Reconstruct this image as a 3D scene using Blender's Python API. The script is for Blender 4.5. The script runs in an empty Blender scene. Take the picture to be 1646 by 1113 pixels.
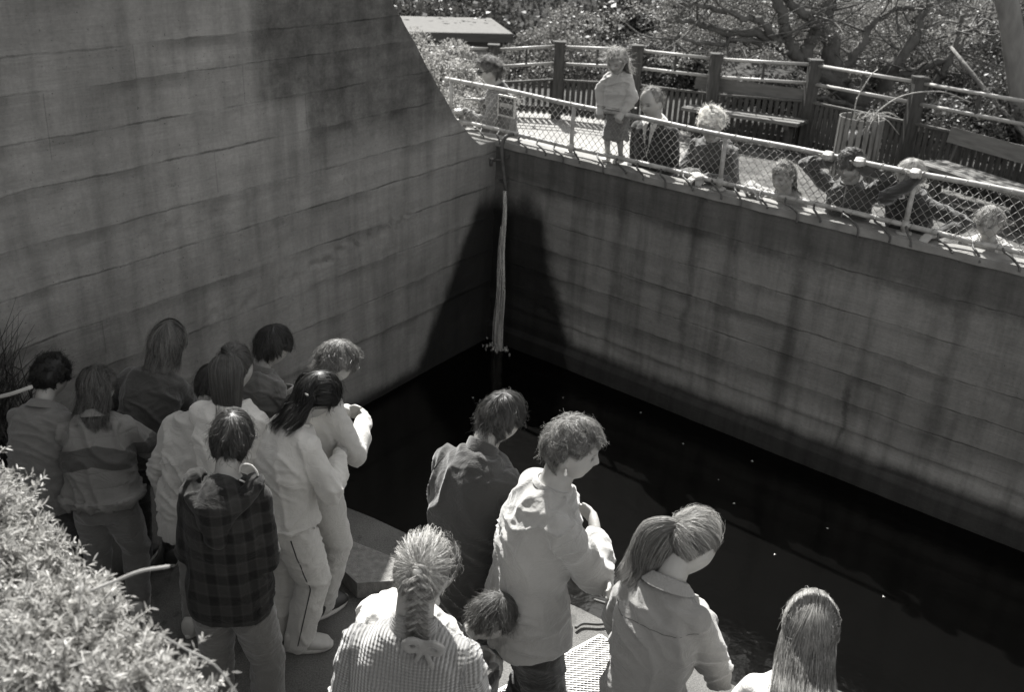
import bpy, math, random
import numpy as np
from mathutils import Vector, Matrix, Euler, noise
random.seed(7); rng = np.random.default_rng(7)
scene = bpy.context.scene
COL = scene.collection
R = math.radians

# ------------------------------------------------------------------ camera
CAM_H = 3.3; PITCH = R(24.7); ROLL = R(2.7)
F_PX, PW, PH = 1585.0, 1646.0, 1113.0
cd = bpy.data.cameras.new("camera"); cam = bpy.data.objects.new("camera", cd); COL.objects.link(cam)
FWD = Vector((0, math.cos(PITCH), -math.sin(PITCH))); R0 = Vector((1, 0, 0)); U0 = R0.cross(FWD)
RT = R0 * math.cos(ROLL) + U0 * math.sin(ROLL); UP = -R0 * math.sin(ROLL) + U0 * math.cos(ROLL)
m = Matrix((RT, UP, -FWD)).transposed().to_4x4(); m.translation = (0, 0, CAM_H)
cam.matrix_world = m
cd.sensor_width = 36; cd.lens = F_PX / PW * 36; cd.clip_start = 0.05; cd.clip_end = 400
cd.dof.use_dof = True; cd.dof.focus_distance = 4.2; cd.dof.aperture_fstop = 4.0
scene.camera = cam
# ------------------------------------------------------------------ light
SUN_AZ, SUN_EL = R(-12), R(50)
w = bpy.data.worlds.new("World"); scene.world = w; w.use_nodes = True
nt = w.node_tree; nt.nodes.clear()
sky = nt.nodes.new("ShaderNodeTexSky"); sky.sky_type = 'NISHITA'; sky.sun_disc = False
sky.sun_elevation = SUN_EL; sky.sun_rotation = SUN_AZ
bw = nt.nodes.new("ShaderNodeRGBToBW"); bg = nt.nodes.new("ShaderNodeBackground"); wo = nt.nodes.new("ShaderNodeOutputWorld")
nt.links.new(sky.outputs[0], bw.inputs[0]); nt.links.new(bw.outputs[0], bg.inputs[0]); nt.links.new(bg.outputs[0], wo.inputs[0])
bg.inputs[1].default_value = 0.10
sd = bpy.data.lights.new("sun", 'SUN'); sd.energy = 3.7; sd.angle = R(0.53); sd.color = (1.0, 0.985, 0.955)
so = bpy.data.objects.new("sun", sd); COL.objects.link(so)
SV = Vector((math.sin(SUN_AZ) * math.cos(SUN_EL), math.cos(SUN_AZ) * math.cos(SUN_EL), math.sin(SUN_EL)))
so.rotation_euler = SV.to_track_quat('Z', 'Y').to_euler(); so.location = (0, 0, 20)
scene.view_settings.view_transform = 'Standard'; scene.view_settings.look = 'None'
scene.view_settings.exposure = 1.9; scene.view_settings.gamma = 1.0
scene.view_settings.use_curve_mapping = False
scene.cycles.max_bounces = 6; scene.cycles.diffuse_bounces = 3; scene.cycles.transparent_max_bounces = 6

def ray(px, py): return FWD + RT * ((px - PW/2) / F_PX) - UP * ((py - PH/2) / F_PX)
CO = Vector((0, 0, CAM_H))
def onz(px, py, z):
    d = ray(px, py); return CO + d * ((z - CAM_H) / d.z)
def ony(px, py, y):
    d = ray(px, py); return CO + d * (y / d.y)

# ------------------------------------------------------------------ materials
def grey(v): return (v, v * 0.985, v * 0.945, 1)
class NB:
    """tiny node helper"""
    def __init__(s, name):
        s.m = bpy.data.materials.new(name); s.m.use_nodes = True; s.t = s.m.node_tree; s.t.nodes.clear()
        s.out = s.n("OutputMaterial"); s.p = s.n("BsdfPrincipled"); s.t.links.new(s.p.outputs[0], s.out.inputs[0])
    def n(s, k, **kw):
        x = s.t.nodes.new("ShaderNode" + k)
        for a, b in kw.items(): setattr(x, a, b)
        return x
    def l(s, a, b):
        if hasattr(a, 'outputs'): a = a.outputs[0]
        s.t.links.new(a, b)
    def set(s, node, i, v):
        if isinstance(v, (int, float)): node.inputs[i].default_value = v
        else: s.l(v, node.inputs[i])
    def math(s, op, a, b=0.0, c=0.0, clamp=False):
        x = s.n("Math", operation=op, use_clamp=clamp); s.set(x, 0, a); s.set(x, 1, b)
        if op in ('MULTIPLY_ADD',): s.set(x, 2, c)
        return x.outputs[0]
    def coord(s, kind='Object', scale=(1, 1, 1)):
        tc = s.n("TexCoord"); mp = s.n("Mapping"); s.l(tc.outputs[kind], mp.inputs[0]); mp.inputs['Scale'].default_value = scale
        return mp.outputs[0]
    def noise(s, vec, scale, detail=4, rough=0.55, dist=0.0):
        x = s.n("TexNoise"); s.l(vec, x.inputs['Vector']); x.inputs['Scale'].default_value = scale
        x.inputs['Detail'].default_value = detail; x.inputs['Roughness'].default_value = rough; x.inputs['Distortion'].default_value = dist
        return x.outputs[0]
    def ramp(s, v, lo, hi, a=0.0, b=1.0, smooth=True):
        x = s.n("MapRange"); x.interpolation_type = 'SMOOTHSTEP' if smooth else 'LINEAR'
        s.set(x, 0, v); s.set(x, 1, lo); s.set(x, 2, hi); s.set(x, 3, a); s.set(x, 4, b)
        return x.outputs[0]
    def sep(s, vec):
        x = s.n("SeparateXYZ"); s.l(vec, x.inputs[0]); return x.outputs
    def comb(s, x, y, z):
        c = s.n("CombineXYZ"); s.set(c, 0, x); s.set(c, 1, y); s.set(c, 2, z); return c.outputs[0]
    def tint(s, v):
        mm = s.n("Mix"); mm.data_type = 'RGBA'; mm.blend_type = 'MULTIPLY'; mm.inputs[0].default_value = 1
        s.l(v, mm.inputs[6]); mm.inputs[7].default_value = (1, 0.985, 0.945, 1); return mm.outputs[2]
    def color(s, v): s.l(s.tint(v), s.p.inputs['Base Color'])
    def bump(s, h, strength=0.5, dist=0.01, prev=None):
        b = s.n("Bump"); b.inputs['Strength'].default_value = strength; b.inputs['Distance'].default_value = dist
        s.l(h, b.inputs['Height']); 
        if prev: s.l(prev, b.inputs['Normal'])
        s.l(b.outputs[0], s.p.inputs['Normal']); return b.outputs[0]
    def rough(s, v, spec=0.3): s.set(s.p, s.p.inputs.find('Roughness'), v); s.p.inputs['Specular IOR Level'].default_value = spec

def simple(name, v, rough=0.8, spec=0.3, var=0.25, scale=6.0, bump=0.3, bscale=60, bdist=0.004, stretch=(1, 1, 1), sheen=0.0):
    b = NB(name); c = b.coord('Object', stretch)
    n = b.noise(c, scale, 5); b.color(b.ramp(n, 0.25, 0.75, v * (1 - var), v * (1 + var), False))
    b.rough(rough, spec)
    if bump: b.bump(b.noise(c, bscale, 3), bump, bdist)
    if sheen: b.p.inputs['Sheen Weight'].default_value = sheen; b.p.inputs['Sheen Roughness'].default_value = 0.5
    return b.m

# ------------------------------------------------------------------ mesh helpers
class MB:
    def __init__(s): s.v = []; s.f = []; s.n = 0
    def add(s, v, f):
        v = np.asarray(v, float); s.v.append(v)
        s.f.extend([tuple(i + s.n for i in q) for q in f]); s.n += len(v); return s
    def box(s, c, d, rot=None, taper=1.0):
        x, y, z = [k / 2 for k in d]
        p = np.array([(-x, -y, -z), (x, -y, -z), (x, y, -z), (-x, y, -z), (-x*taper, -y*taper, z), (x*taper, -y*taper, z), (x*taper, y*taper, z), (-x*taper, y*taper, z)])
        if rot is not None: p = p @ np.array(rot).T
        return s.add(p + np.array(c), [(0, 3, 2, 1), (4, 5, 6, 7), (0, 1, 5, 4), (1, 2, 6, 5), (2, 3, 7, 6), (3, 0, 4, 7)])
    def beam(s, a, b, w, h, up=(0, 0, 1)):
        a = Vector(a); b = Vector(b); d = (b - a); L = d.length; y = d.normalized(); x = y.cross(Vector(up)).normalized(); z = x.cross(y)
        return s.box((a + b) / 2, (w, L, h), Matrix((x, y, z)).transposed())
    def tube(s, pts, r, n=8, sx=1.0, caps=True):
        v, f = tube(pts, r, n); return s.add(v, f)
    def build(s, name, mat=None, parent=None, smooth=False, loc=None, rotz=0.0):
        v = np.concatenate(s.v) if s.v else np.zeros((0, 3))
        return mk(name, v, s.f, mat, parent, smooth, loc, rotz)
def mk(name, v, f, mat=None, parent=None, smooth=False, loc=None, rotz=0.0):
    me = bpy.data.meshes.new(name); me.from_pydata(np.asarray(v, float).tolist(), [], [tuple(int(i) for i in q) for q in f] if not isinstance(f, np.ndarray) else f.tolist())
    me.update()
    if smooth: me.polygons.foreach_set('use_smooth', [True] * len(me.polygons))
    if mat: me.materials.append(mat)
    return link(name, me, parent, loc, rotz)
def link(name, me, parent=None, loc=None, rotz=0.0):
    o = bpy.data.objects.new(name, me); COL.objects.link(o)
    if parent: o.parent = parent
    if loc is not None: o.location = loc
    o.rotation_euler = (0, 0, rotz)
    return o
def mkfast(name, v, nper, mat=None, parent=None, smooth=False, attr=None, loc=None):
    """v: (N*nper,3) vertex soup of N polygons each with nper vertices"""
    me = bpy.data.meshes.new(name); nv = len(v); nf = nv // nper
    me.vertices.add(nv); me.vertices.foreach_set('co', np.ascontiguousarray(v, dtype=np.float32).ravel())
    me.loops.add(nv); me.loops.foreach_set('vertex_index', np.arange(nv, dtype=np.int32))
    me.polygons.add(nf); me.polygons.foreach_set('loop_start', np.arange(0, nv, nper, dtype=np.int32))
    me.update(calc_edges=True)
    if attr is not None:
        a = me.attributes.new('var', 'FLOAT', 'POINT'); a.data.foreach_set('value', np.ascontiguousarray(attr, dtype=np.float32))
    if mat: me.materials.append(mat)
    return link(name, me, parent, loc)
def strips(name, P, width, side, mat, parent=None, attr=None):
    """P (N,K,3) strand points, width (N,K), side (N,K,3): ribbon mesh"""
    N, K = P.shape[:2]; A = P + side * width[..., None] / 2; B = P - side * width[..., None] / 2
    v = np.stack([A, B], 2).reshape(-1, 3)
    base = (np.arange(N) * K * 2)[:, None] + (np.arange(K - 1) * 2)[None, :]
    q = np.stack([base, base + 1, base + 3, base + 2], -1).reshape(-1, 4)
    me = bpy.data.meshes.new(name); me.vertices.add(len(v)); me.vertices.foreach_set('co', v.astype(np.float32).ravel())
    me.loops.add(q.size); me.loops.foreach_set('vertex_index', q.astype(np.int32).ravel())
    me.polygons.add(len(q)); me.polygons.foreach_set('loop_start', np.arange(0, q.size, 4, dtype=np.int32))
    me.update(calc_edges=True); me.polygons.foreach_set('use_smooth', [True] * len(q))
    if attr is not None:
        a = me.attributes.new('var', 'FLOAT', 'POINT'); a.data.foreach_set('value', np.repeat(attr, K * 2).astype(np.float32))
    me.materials.append(mat)
    return link(name, me, parent)
def frames(P):
    P = [Vector(p) for p in P]; T = []
    for i in range(len(P)):
        a = P[max(i - 1, 0)]; b = P[min(i + 1, len(P) - 1)]; T.append((b - a).normalized())
    up = Vector((0, 0, 1)) if abs(T[0].z) < 0.9 else Vector((1, 0, 0))
    X = T[0].cross(up).normalized(); out = []
    for t in T:
        X = (X - t * X.dot(t)).normalized(); out.append((X, t.cross(X)))
    return P, T, out
def tube(pts, r, n=8, round_ends=False):
    P, T, FR = frames(pts); r = [r] * len(P) if isinstance(r, (int, float)) else list(r)
    if round_ends:
        a, b = P[0], P[-1]; ta, tb = T[0], T[-1]; fa, fb = FR[0], FR[-1]
        pre = [(a - ta * r[0] * c, r[0] * s_, fa) for c, s_ in ((0.95, 0.3), (0.7, 0.71), (0.35, 0.94))]
        post = [(b + tb * r[-1] * c, r[-1] * s_, fb) for c, s_ in ((0.35, 0.94), (0.7, 0.71), (0.95, 0.3))]
        seq = pre + [(P[i], r[i], FR[i]) for i in range(len(P))] + post
    else: seq = [(P[i], r[i], FR[i]) for i in range(len(P))]
    v = []; f = []
    for p, rr, (x, y) in seq:
        for k in range(n):
            a = 2 * math.pi * k / n; q = p + (x * math.cos(a) + y * math.sin(a)) * rr; v.append(tuple(q))
    m_ = len(seq)
    for i in range(m_ - 1):
        for k in range(n):
            a = i * n + k; b = i * n + (k + 1) % n; f.append((a, b, b + n, a + n))
    f.append(tuple(range(n))[::-1]); f.append(tuple((m_ - 1) * n + k for k in range(n)))
    return np.array(v), f
def spline(pts, k=4):
    """catmull-rom"""
    P = [np.array(p, float) for p in pts]; P = [2 * P[0] - P[1]] + P + [2 * P[-1] - P[-2]]; out = []
    for i in range(1, len(P) - 2):
        for j in range(k):
            t = j / k; a, b, c, d = P[i-1:i+3]
            out.append(0.5 * ((2*b) + (-a + c) * t + (2*a - 5*b + 4*c - d) * t*t + (-a + 3*b - 3*c + d) * t**3))
    out.append(P[-2]); return out
def tag(o, label=None, cat=None, group=None, kind=None):
    if label: o['label'] = label
    if cat: o['category'] = cat
    if group: o['group'] = group
    if kind: o['kind'] = kind
    return o
def empty(name, loc=(0, 0, 0), rotz=0.0):
    o = bpy.data.objects.new(name, None); COL.objects.link(o); o.location = loc; o.rotation_euler = (0, 0, rotz); o.empty_display_size = 0.1
    return o
def nvec(p):
    return Vector((noise.noise(p + Vector((3.1, 7.7, 1.3))), noise.noise(p + Vector((-5.3, 2.9, 8.1))), noise.noise(p + Vector((9.7, -4.1, -2.6)))))
def fbm(p, oct=3):
    return noise.fractal(Vector(p), 1.0, 2.0, oct)
def copy_tree(o):
    c = o.copy(); COL.objects.link(c)
    for ch in [k for k in COL.objects if k.parent == o]:
        d = ch.copy(); COL.objects.link(d); d.parent = c
        for g in [k for k in COL.objects if k.parent == ch]:
            e = g.copy(); COL.objects.link(e); e.parent = d
    return c
# ================================================================== SETTING
WATER_Z, COP, PROM = -0.35, 1.42, 0.45
WP = Vector((-0.3, 7.96, 0)); WD = Vector((0.545, 0.839, 0)); WN = Vector((0.839, -0.545, 0))     # left wall
A0 = Vector((-0.40, 8.26, 0)); RD = Vector((0.771, -0.637, 0)).normalized(); RN = Vector((RD.y, -RD.x, 0))   # right wall
def rwp(s, back, z): return A0 + RD * s - RN * back + Vector((0, 0, z))

def concrete(name, base, lines, lo, hi, side):
    b = NB(name); c = b.coord('Object'); x, y, z = b.sep(c)
    v = b.ramp(b.noise(c, 1.3, 8, 0.68), 0.28, 0.72, base * 0.72, base * 1.24, False)
    v = b.math('MULTIPLY', v, b.ramp(b.noise(b.comb(b.math('MULTIPLY', x, 0.8), 0, b.math('MULTIPLY', z, 6.0)), 1.6, 5, 0.65), 0.3, 0.7, 0.88, 1.1, False))     # lift by lift tone
    v = b.math('MULTIPLY', v, b.ramp(b.noise(c, 45, 3, 0.7), 0.2, 0.8, 0.86, 1.14, False))
    # vertical run-off streaks
    st = b.noise(b.comb(b.math('MULTIPLY', x, 5.0), 0, b.math('MULTIPLY', z, 0.55)), 1.5, 5, 0.6)
    amt = 0.26 if side == 'right' else 0.16
    v = b.math('MULTIPLY', v, b.ramp(st, 0.38, 0.72, 1.12, 1 - amt * 1.2))
    wob = b.math('ADD', b.math('MULTIPLY', b.math('SUBTRACT', b.noise(b.comb(x, 0, 0), 1.4, 5, 0.7), 0.5), 0.05), b.math('MULTIPLY', b.math('SUBTRACT', b.noise(b.comb(x, 0, b.math('MULTIPLY', z, 2.0)), 5.0, 5, 0.75), 0.5), 0.018))
    zz = b.math('ADD', z, wob); tot = None
    for i, (k, wdt, st_) in enumerate(lines):
        d = b.math('ABSOLUTE', b.math('SUBTRACT', zz, k))
        pres = b.ramp(b.noise(b.comb(x, float(i * 3.1), 0), 1.7, 6, 0.7), 0.38, 0.68, 0.10, 1.0)
        core = b.math('MULTIPLY', b.ramp(d, 0.0, wdt, 1.0, 0.0), pres)
        # smudge below the joint
        dd = b.math('SUBTRACT', k, zz); sm = b.math('MULTIPLY', b.math('MULTIPLY', b.ramp(dd, 0.0, 0.10, 1, 0), b.ramp(dd, -0.004, 0.0, 0, 1)), b.ramp(b.noise(b.comb(x, float(i * 7.7 + 2), 0), 1.6, 4), 0.42, 0.66, 0.0, 0.62))
        e = b.math('MULTIPLY', b.math('MAXIMUM', core, sm), st_)
        tot = e if tot is None else b.math('MAXIMUM', tot, e)
    v = b.math('MULTIPLY', v, b.math('SUBTRACT', 1.0, tot))
    if side == 'left':
        # dark weathered patch toward the sloping end + light form-panel patches
        pn = b.math('MULTIPLY', b.math('SUBTRACT', b.noise(c, 3.5, 6, 0.7), 0.5), 0.5)
        xx = b.math('ADD', x, b.math('MULTIPLY', pn, 0.35))
        px = b.ramp(xx, -2.42, -2.30, 0, 1); px2 = b.ramp(xx, -2.02, -1.92, 0, 1)
        hi_ = b.math('MULTIPLY', px, b.ramp(b.math('ADD', z, b.math('MULTIPLY', pn, 0.1)), 2.06, 2.11, 0, 1))
        low = b.math('MULTIPLY', px2, b.ramp(b.math('ADD', z, pn), 1.5, 1.9, 0, 1))
        dk = b.math('MAXIMUM', hi_, low)
        dk = b.math('MULTIPLY', dk, b.ramp(b.noise(c, 4.5, 7, 0.78), 0.32, 0.72, 1.0, 0.42))
        v = b.math('MULTIPLY', v, b.math('SUBTRACT', 1.0, b.math('MULTIPLY', dk, 0.66)))
        # soaked concrete around the falling water
        e = b.math('ADD', x, b.math('ADD', b.math('MULTIPLY', z, -0.62), 0.69)); e = b.math('ADD', e, b.math('MULTIPLY', pn, 0.30))
        wet = b.math('MULTIPLY', b.ramp(e, -0.08, 0.10, 0, 1), b.ramp(b.math('ADD', z, b.math('MULTIPLY', pn, .5)), 0.84, 1.14, 1, 0))
        vj = None
        for (ux, z0, z1) in ((-3.74, 1.98, 2.32), (-2.47, 2.09, 2.318), (-3.6, 0.86, 1.06), (-2.73, 1.6, 1.855), (-1.98, 1.86, 2.09), (-3.2, 2.32, 2.5)):
            e = b.math('MULTIPLY', b.ramp(b.math('ABSOLUTE', b.math('SUBTRACT', b.math('ADD', x, b.math('MULTIPLY', pn, .02)), ux)), 0, 0.006, 0.28, 0), b.math('MULTIPLY', b.ramp(z, z0, z0 + .01, 0, 1), b.ramp(z, z1 - .01, z1, 1, 0)))
            vj = e if vj is None else b.math('MAXIMUM', vj, e)
        v = b.math('MULTIPLY', v, b.math('SUBTRACT', 1.0, vj))
        alg = b.ramp(b.math('ADD', z, b.math('MULTIPLY', pn, .3)), -0.33, -0.2, 1, 0)
    else:
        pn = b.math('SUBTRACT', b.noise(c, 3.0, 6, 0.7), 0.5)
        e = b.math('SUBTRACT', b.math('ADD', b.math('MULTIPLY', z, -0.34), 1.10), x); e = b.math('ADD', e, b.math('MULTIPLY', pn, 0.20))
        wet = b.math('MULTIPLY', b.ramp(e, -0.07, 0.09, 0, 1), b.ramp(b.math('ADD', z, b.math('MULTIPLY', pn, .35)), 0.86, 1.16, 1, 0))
        top = b.math('MULTIPLY', b.ramp(b.math('ADD', z, b.math('MULTIPLY', pn, 0.45)), 0.98, 1.20, 0, 1), 0.50)    # darker band under the coping
        v = b.math('MULTIPLY', v, b.math('SUBTRACT', 1.0, top))
        for (sx, z0, z1, ww, aa) in ((3.5, -0.2, 0.3, 0.03, 0.75), (3.05, -0.2, 1.2, 0.09, 0.4), (2.2, -.1, 1.4, 0.05, 0.5), (4.1, 0, 1.4, 0.07, 0.4), (2.55, 0.1, 1.1, 0.035, 0.35), (1.55, .3, 1.4, .06, .3)):
            e = b.math('MULTIPLY', b.ramp(b.math('ABSOLUTE', b.math('SUBTRACT', b.math('ADD', x, b.math('MULTIPLY', pn, .22)), sx)), 0, ww, aa * .62, 0), b.math('MULTIPLY', b.ramp(z, z0, z0 + .2, 0, 1), b.ramp(z, z1, z1 + .15, 1, 0)))
            v = b.math('MULTIPLY', v, b.math('SUBTRACT', 1.0, e))
        alg = b.ramp(b.math('ADD', z, b.math('MULTIPLY', pn, .12)), -0.17, -0.10, 0.85, 0)
        pale = b.math('MULTIPLY', b.math('MULTIPLY', b.ramp(z, -0.12, -0.06, 0, 1), b.ramp(z, 0.0, 0.2, 1, 0)), 0.45)
        v = b.math('MULTIPLY', v, b.math('ADD', 1.0, pale))
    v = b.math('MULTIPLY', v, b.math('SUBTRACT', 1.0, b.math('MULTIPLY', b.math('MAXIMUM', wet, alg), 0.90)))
    pit = b.ramp(b.noise(c, 70, 2, 0.5), 0.70, 0.76, 0, 1); spot = b.ramp(b.noise(c, 16, 3, 0.6), 0.70, 0.78, 0, 1); pale_ = b.ramp(b.noise(c, 9, 5, 0.7), 0.66, 0.74, 0, 1)
    v = b.math('MULTIPLY', v, b.math('SUBTRACT', 1.0, b.math('MULTIPLY', pit, .45))); v = b.math('MULTIPLY', v, b.math('SUBTRACT', 1.0, b.math('MULTIPLY', spot, .25))); v = b.math('MULTIPLY', v, b.math('ADD', 1.0, b.math('MULTIPLY', pale_, .16)))
    grain = b.noise(b.comb(b.math('MULTIPLY', x, 3.0), 0, b.math('MULTIPLY', z, 60.0)), 1.5, 4, 0.6); v = b.math('MULTIPLY', v, b.ramp(grain, 0.25, 0.75, 0.92, 1.08, False))
    b.color(v); b.rough(b.ramp(wet, 0, 1, 0.93, 0.55), 0.25)
    h = b.math('SUBTRACT', b.math('ADD', b.math('MULTIPLY', b.noise(c, 30, 5, 0.7), 0.5), b.math('SUBTRACT', b.math('MULTIPLY', grain, .3), b.math('MULTIPLY', pit, .5))), b.math('MULTIPLY', tot, 1.2))
    b.bump(h, 0.6, 0.012)
    return b.m
LL = [(2.495, .011, .62), (2.318, .009, .55), (2.088, .010, .6), (1.855, .011, .68), (1.578, .010, .5), (1.34, .010, .62), (1.06, .011, .6), (0.79, .012, .5), (0.5, .01, .5), (0.2, .01, .4), (2.75, .01, .5), (3.0, .01, .5)]
LR = [(1.14, .008, .6), (0.86, .007, .5), (0.63, .010, .68), (0.42, .009, .62), (0.22, .009, .5), (0.02, .008, .4)]
M_LW = concrete('left_wall_concrete', 0.20, LL, 0, 0, 'left'); M_RW = concrete('right_wall_concrete', 0.185, LR, 0, 0, 'right')

def zlift(lines, z):
    k = sum(1 for (a, _, _) in lines if z > a); return (((k * 7919) % 11) / 11 - 0.5) * 0.012
def wall_disp(lines, x, z, rough_zones):
    d = zlift(lines, z) + 0.010 * fbm((x * 1.2, 3, z * 1.2)) + 0.003 * fbm((x * 9, 1, z * 9))
    for (k, _, _) in lines:
        q = abs(z + 0.05 * (noise.noise(Vector((x * 1.4, 0, 0)))) - k)
        if q < 0.03: d += 0.008 * (1 - q / 0.03) * (0.3 + 0.7 * max(0, noise.noise(Vector((x * 2.2, k * 9, 5))) + .3))
    for (x0, x1, z0, z1, a) in rough_zones:
        cz = z0 + (z1 - z0) * (x - x0) / (x1 - x0)
        if x0 < x < x1 and abs(z - cz) < 0.07: d -= a * max(0, fbm((x * 16, 8, z * 22), 4)) * (1 - abs(z - cz) / 0.07)
    return d
# ---- left wall: tall slab ending in a concave sloping edge
ev = [(-9, 4.2), (-2.15, 4.2), (-1.75, 3.55), (-1.106, 2.56), (-0.886, 2.30), (-0.654, 2.01), (-0.42, 1.73), (-0.2, 1.53), (-0.05, 1.44), (0.5, 1.40)]  # upper part out of view is shaped for the shade it casts below
def etop(u): return float(np.interp(u, [a for a, _ in ev], [b_ for _, b_ in ev]))
us = np.arange(-8.0, 0.46, 0.024); NT = 210; V = []; Fc = []
for u in us:
    zt = etop(u) + 0.012 * noise.noise(Vector((u * 6, 0, 0)))
    for j in range(NT + 1):
        z = -1.0 + (zt + 1.0) * j / NT
        V.append((u, -wall_disp(LL, u, z, [(-4.6, -1.2, 1.50, 1.46, .03), (-3.2, -0.9, 0.78, 1.06, .05)]), z))
nu = len(us)
for i in range(nu - 1):
    for j in range(NT):
        a = i * (NT + 1) + j; Fc.append((a, a + NT + 1, a + NT + 2, a + 1))
nb = len(V)
for u in us: V.append((u, 0.55, -1.0)); V.append((u, 0.55, etop(u)))
for i in range(nu - 1):
    a = nb + 2 * i; Fc.append((a, a + 1, a + 3, a + 2))
    Fc.append((i * (NT + 1) + NT, (i + 1) * (NT + 1) + NT, a + 3, a + 1))
Fc.append(tuple([0 + j for j in range(NT + 1)] + [nb + 1, nb]))
Fc.append(tuple([(nu - 1) * (NT + 1) + j for j in range(NT, -1, -1)] + [nb + 2 * (nu - 1), nb + 2 * (nu - 1) + 1]))
lw = mk('concrete_wall', V, Fc, M_LW, None, True, WP, math.atan2(WD.y, WD.x))
tag(lw, 'tall board-marked grey concrete wall at left with a sloping end', 'wall')
# ---- right wall with coping
ss = np.arange(-0.2, 7.6, 0.03); zs = np.arange(-1.0, COP + .001, 0.022); V = []; Fc = []
for s_ in ss:
    for z in zs:
        V.append((s_, -wall_disp(LR, s_, z, [(0.9, 5, .63, .6, .02), (0.8, 1.9, .1, -.05, .03)]) - (0.035 if z < -0.2 else 0) - max(0, z - COP + 0.05) * -0.2, z))
nz = len(zs)
for i in range(len(ss) - 1):
    for j in range(nz - 1):
        a = i * nz + j; Fc.append((a, a + nz, a + nz + 1, a + 1))
nb = len(V)
for s_ in ss: V += [(s_, 0.12, -1.0), (s_, 0.12, COP - 0.004)]
for i in range(len(ss) - 1):
    a = nb + 2 * i; Fc += [(a, a + 1, a + 3, a + 2), (i * nz + nz - 1, (i + 1) * nz + nz - 1, a + 3, a + 1)]
Fc.append(tuple([j for j in range(nz)] + [nb + 1, nb])); 
e_ = (len(ss) - 1); Fc.append(tuple([e_ * nz + j for j in range(nz - 1, -1, -1)] + [nb + 2 * e_, nb + 2 * e_ + 1]))
rw_rot = math.atan2(RD.y, RD.x)
rw = mk('retaining_wall', V, Fc, M_RW, None, True, A0, rw_rot)
tag(rw, 'stained low concrete wall dropping from the railing into the dark water', 'wall')
# coping strip (own part of the wall)
M_COP = simple('coping_concrete', 0.20, 0.9, 0.2, 0.3, 8, 0.5, 90, 0.006)
V = []; Fc = []
for i, s_ in enumerate(ss):
    e = -0.015 + 0.018 * noise.noise(Vector((s_ * 5, 2, 0))); t = COP + 0.022 + 0.008 * noise.noise(Vector((s_ * 4, 7, 0)))
    V += [(s_, e, COP - 0.03), (s_, e, t), (s_, 0.145, t), (s_, 0.145, COP - 0.03)]
    if i:
        a = (i - 1) * 4
        for k in range(4): Fc.append((a + k, a + 4 + k, a + 4 + (k + 1) % 4, a + (k + 1) % 4))
cp = mk('coping', V, Fc, M_COP, rw, False)

# ---- water, landing, promenade, ground
b = NB('pool_water'); c = b.coord('Object'); b.p.inputs['Base Color'].default_value = grey(0.0016); b.rough(1.0, 0.0)
gl = b.n('BsdfGlossy'); gl.inputs['Roughness'].default_value = 0.10; gl.inputs['Color'].default_value = grey(0.9); mx = b.n('MixShader'); mx.inputs[0].default_value = 0.06
bb = b.n('Bump'); bb.inputs['Strength'].default_value = .15; bb.inputs['Distance'].default_value = .02; b.l(b.noise(c, 7, 3, 0.5), bb.inputs['Height']); b.l(bb.outputs[0], gl.inputs['Normal'])
b.l(b.p, mx.inputs[1]); b.l(gl, mx.inputs[2]); b.l(mx, b.out.inputs[0]); M_WATER = b.m
wt = mk('water', [(-9, -3, WATER_Z), (12, -3, WATER_Z), (12, 9, WATER_Z), (-9, 9, WATER_Z)], [(0, 1, 2, 3)], M_WATER); tag(wt, kind='structure')

b = NB('asphalt'); c = b.coord('Object')
v = b.ramp(b.noise(c, 2.2, 6, 0.65), 0.25, 0.75, 0.065, 0.15, False)
v = b.math('MULTIPLY', v, b.ramp(b.noise(c, 140, 2, 0.6), 0.3, 0.75, 0.65, 1.5, False)); v = b.math('MULTIPLY', v, b.ramp(b.noise(c, 9, 4, 0.6), 0.58, 0.66, 1.0, 0.7))
b.color(v); b.rough(0.92, 0.25); b.bump(b.noise(c, 120, 4, 0.7), 0.8, 0.006); M_ASPH = b.m
land = [(-3.2, -2.5), (5.5, -2.5), (5.0, 1.25), (1.35, 3.36), (0.95, 3.62), (0.4, 4.02), (-0.2, 4.36), (-0.75, 4.72), (-1.35, 5.05), (-2.1, 5.35), (-3.2, 5.3)]
V = [(x, y, 0.0) for x, y in land] + [(x, y, -1.2) for x, y in land]; n = len(land)
Fc = [tuple(range(n))[::1]] + [(i, i + n, (i + 1) % n + n, (i + 1) % n) for i in range(n)]
ld = mk('landing', V, Fc, M_ASPH); tag(ld, kind='structure')

b = NB('promenade_ground'); c = b.coord('Object'); x, y, z = b.sep(c)
path = b.ramp(b.noise(c, 2.0, 5, 0.6), 0.3, 0.7, 0.20, 0.27, False); path = b.math('MULTIPLY', path, b.ramp(b.noise(c, 60, 3, 0.7), 0.3, 0.7, 0.9, 1.08, False))
dirt = b.ramp(b.noise(c, 4.0, 8, 0.75), 0.35, 0.68, 0.05, 0.22, False)
sepr = b.ramp(b.math('ADD', b.math('ADD', x, b.math('MULTIPLY', y, -0.13)), b.math('MULTIPLY', b.noise(c, 2.5, 5, .7), 1.2)), 0.85, 1.25, 0, 1)
mx = b.n('Mix'); b.l(sepr, mx.inputs[0]); b.l(path, mx.inputs[2]); b.l(dirt, mx.inputs[3]); b.color(mx.outputs[0]); b.rough(0.95, 0.2)
b.bump(b.math('MULTIPLY', sepr, b.noise(c, 14, 8, 0.75)), 1.0, 0.06); M_PROM = b.m
a = rwp(-0.6, 0.11, 0); d_ = rwp(9, 0.11, 0)
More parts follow.
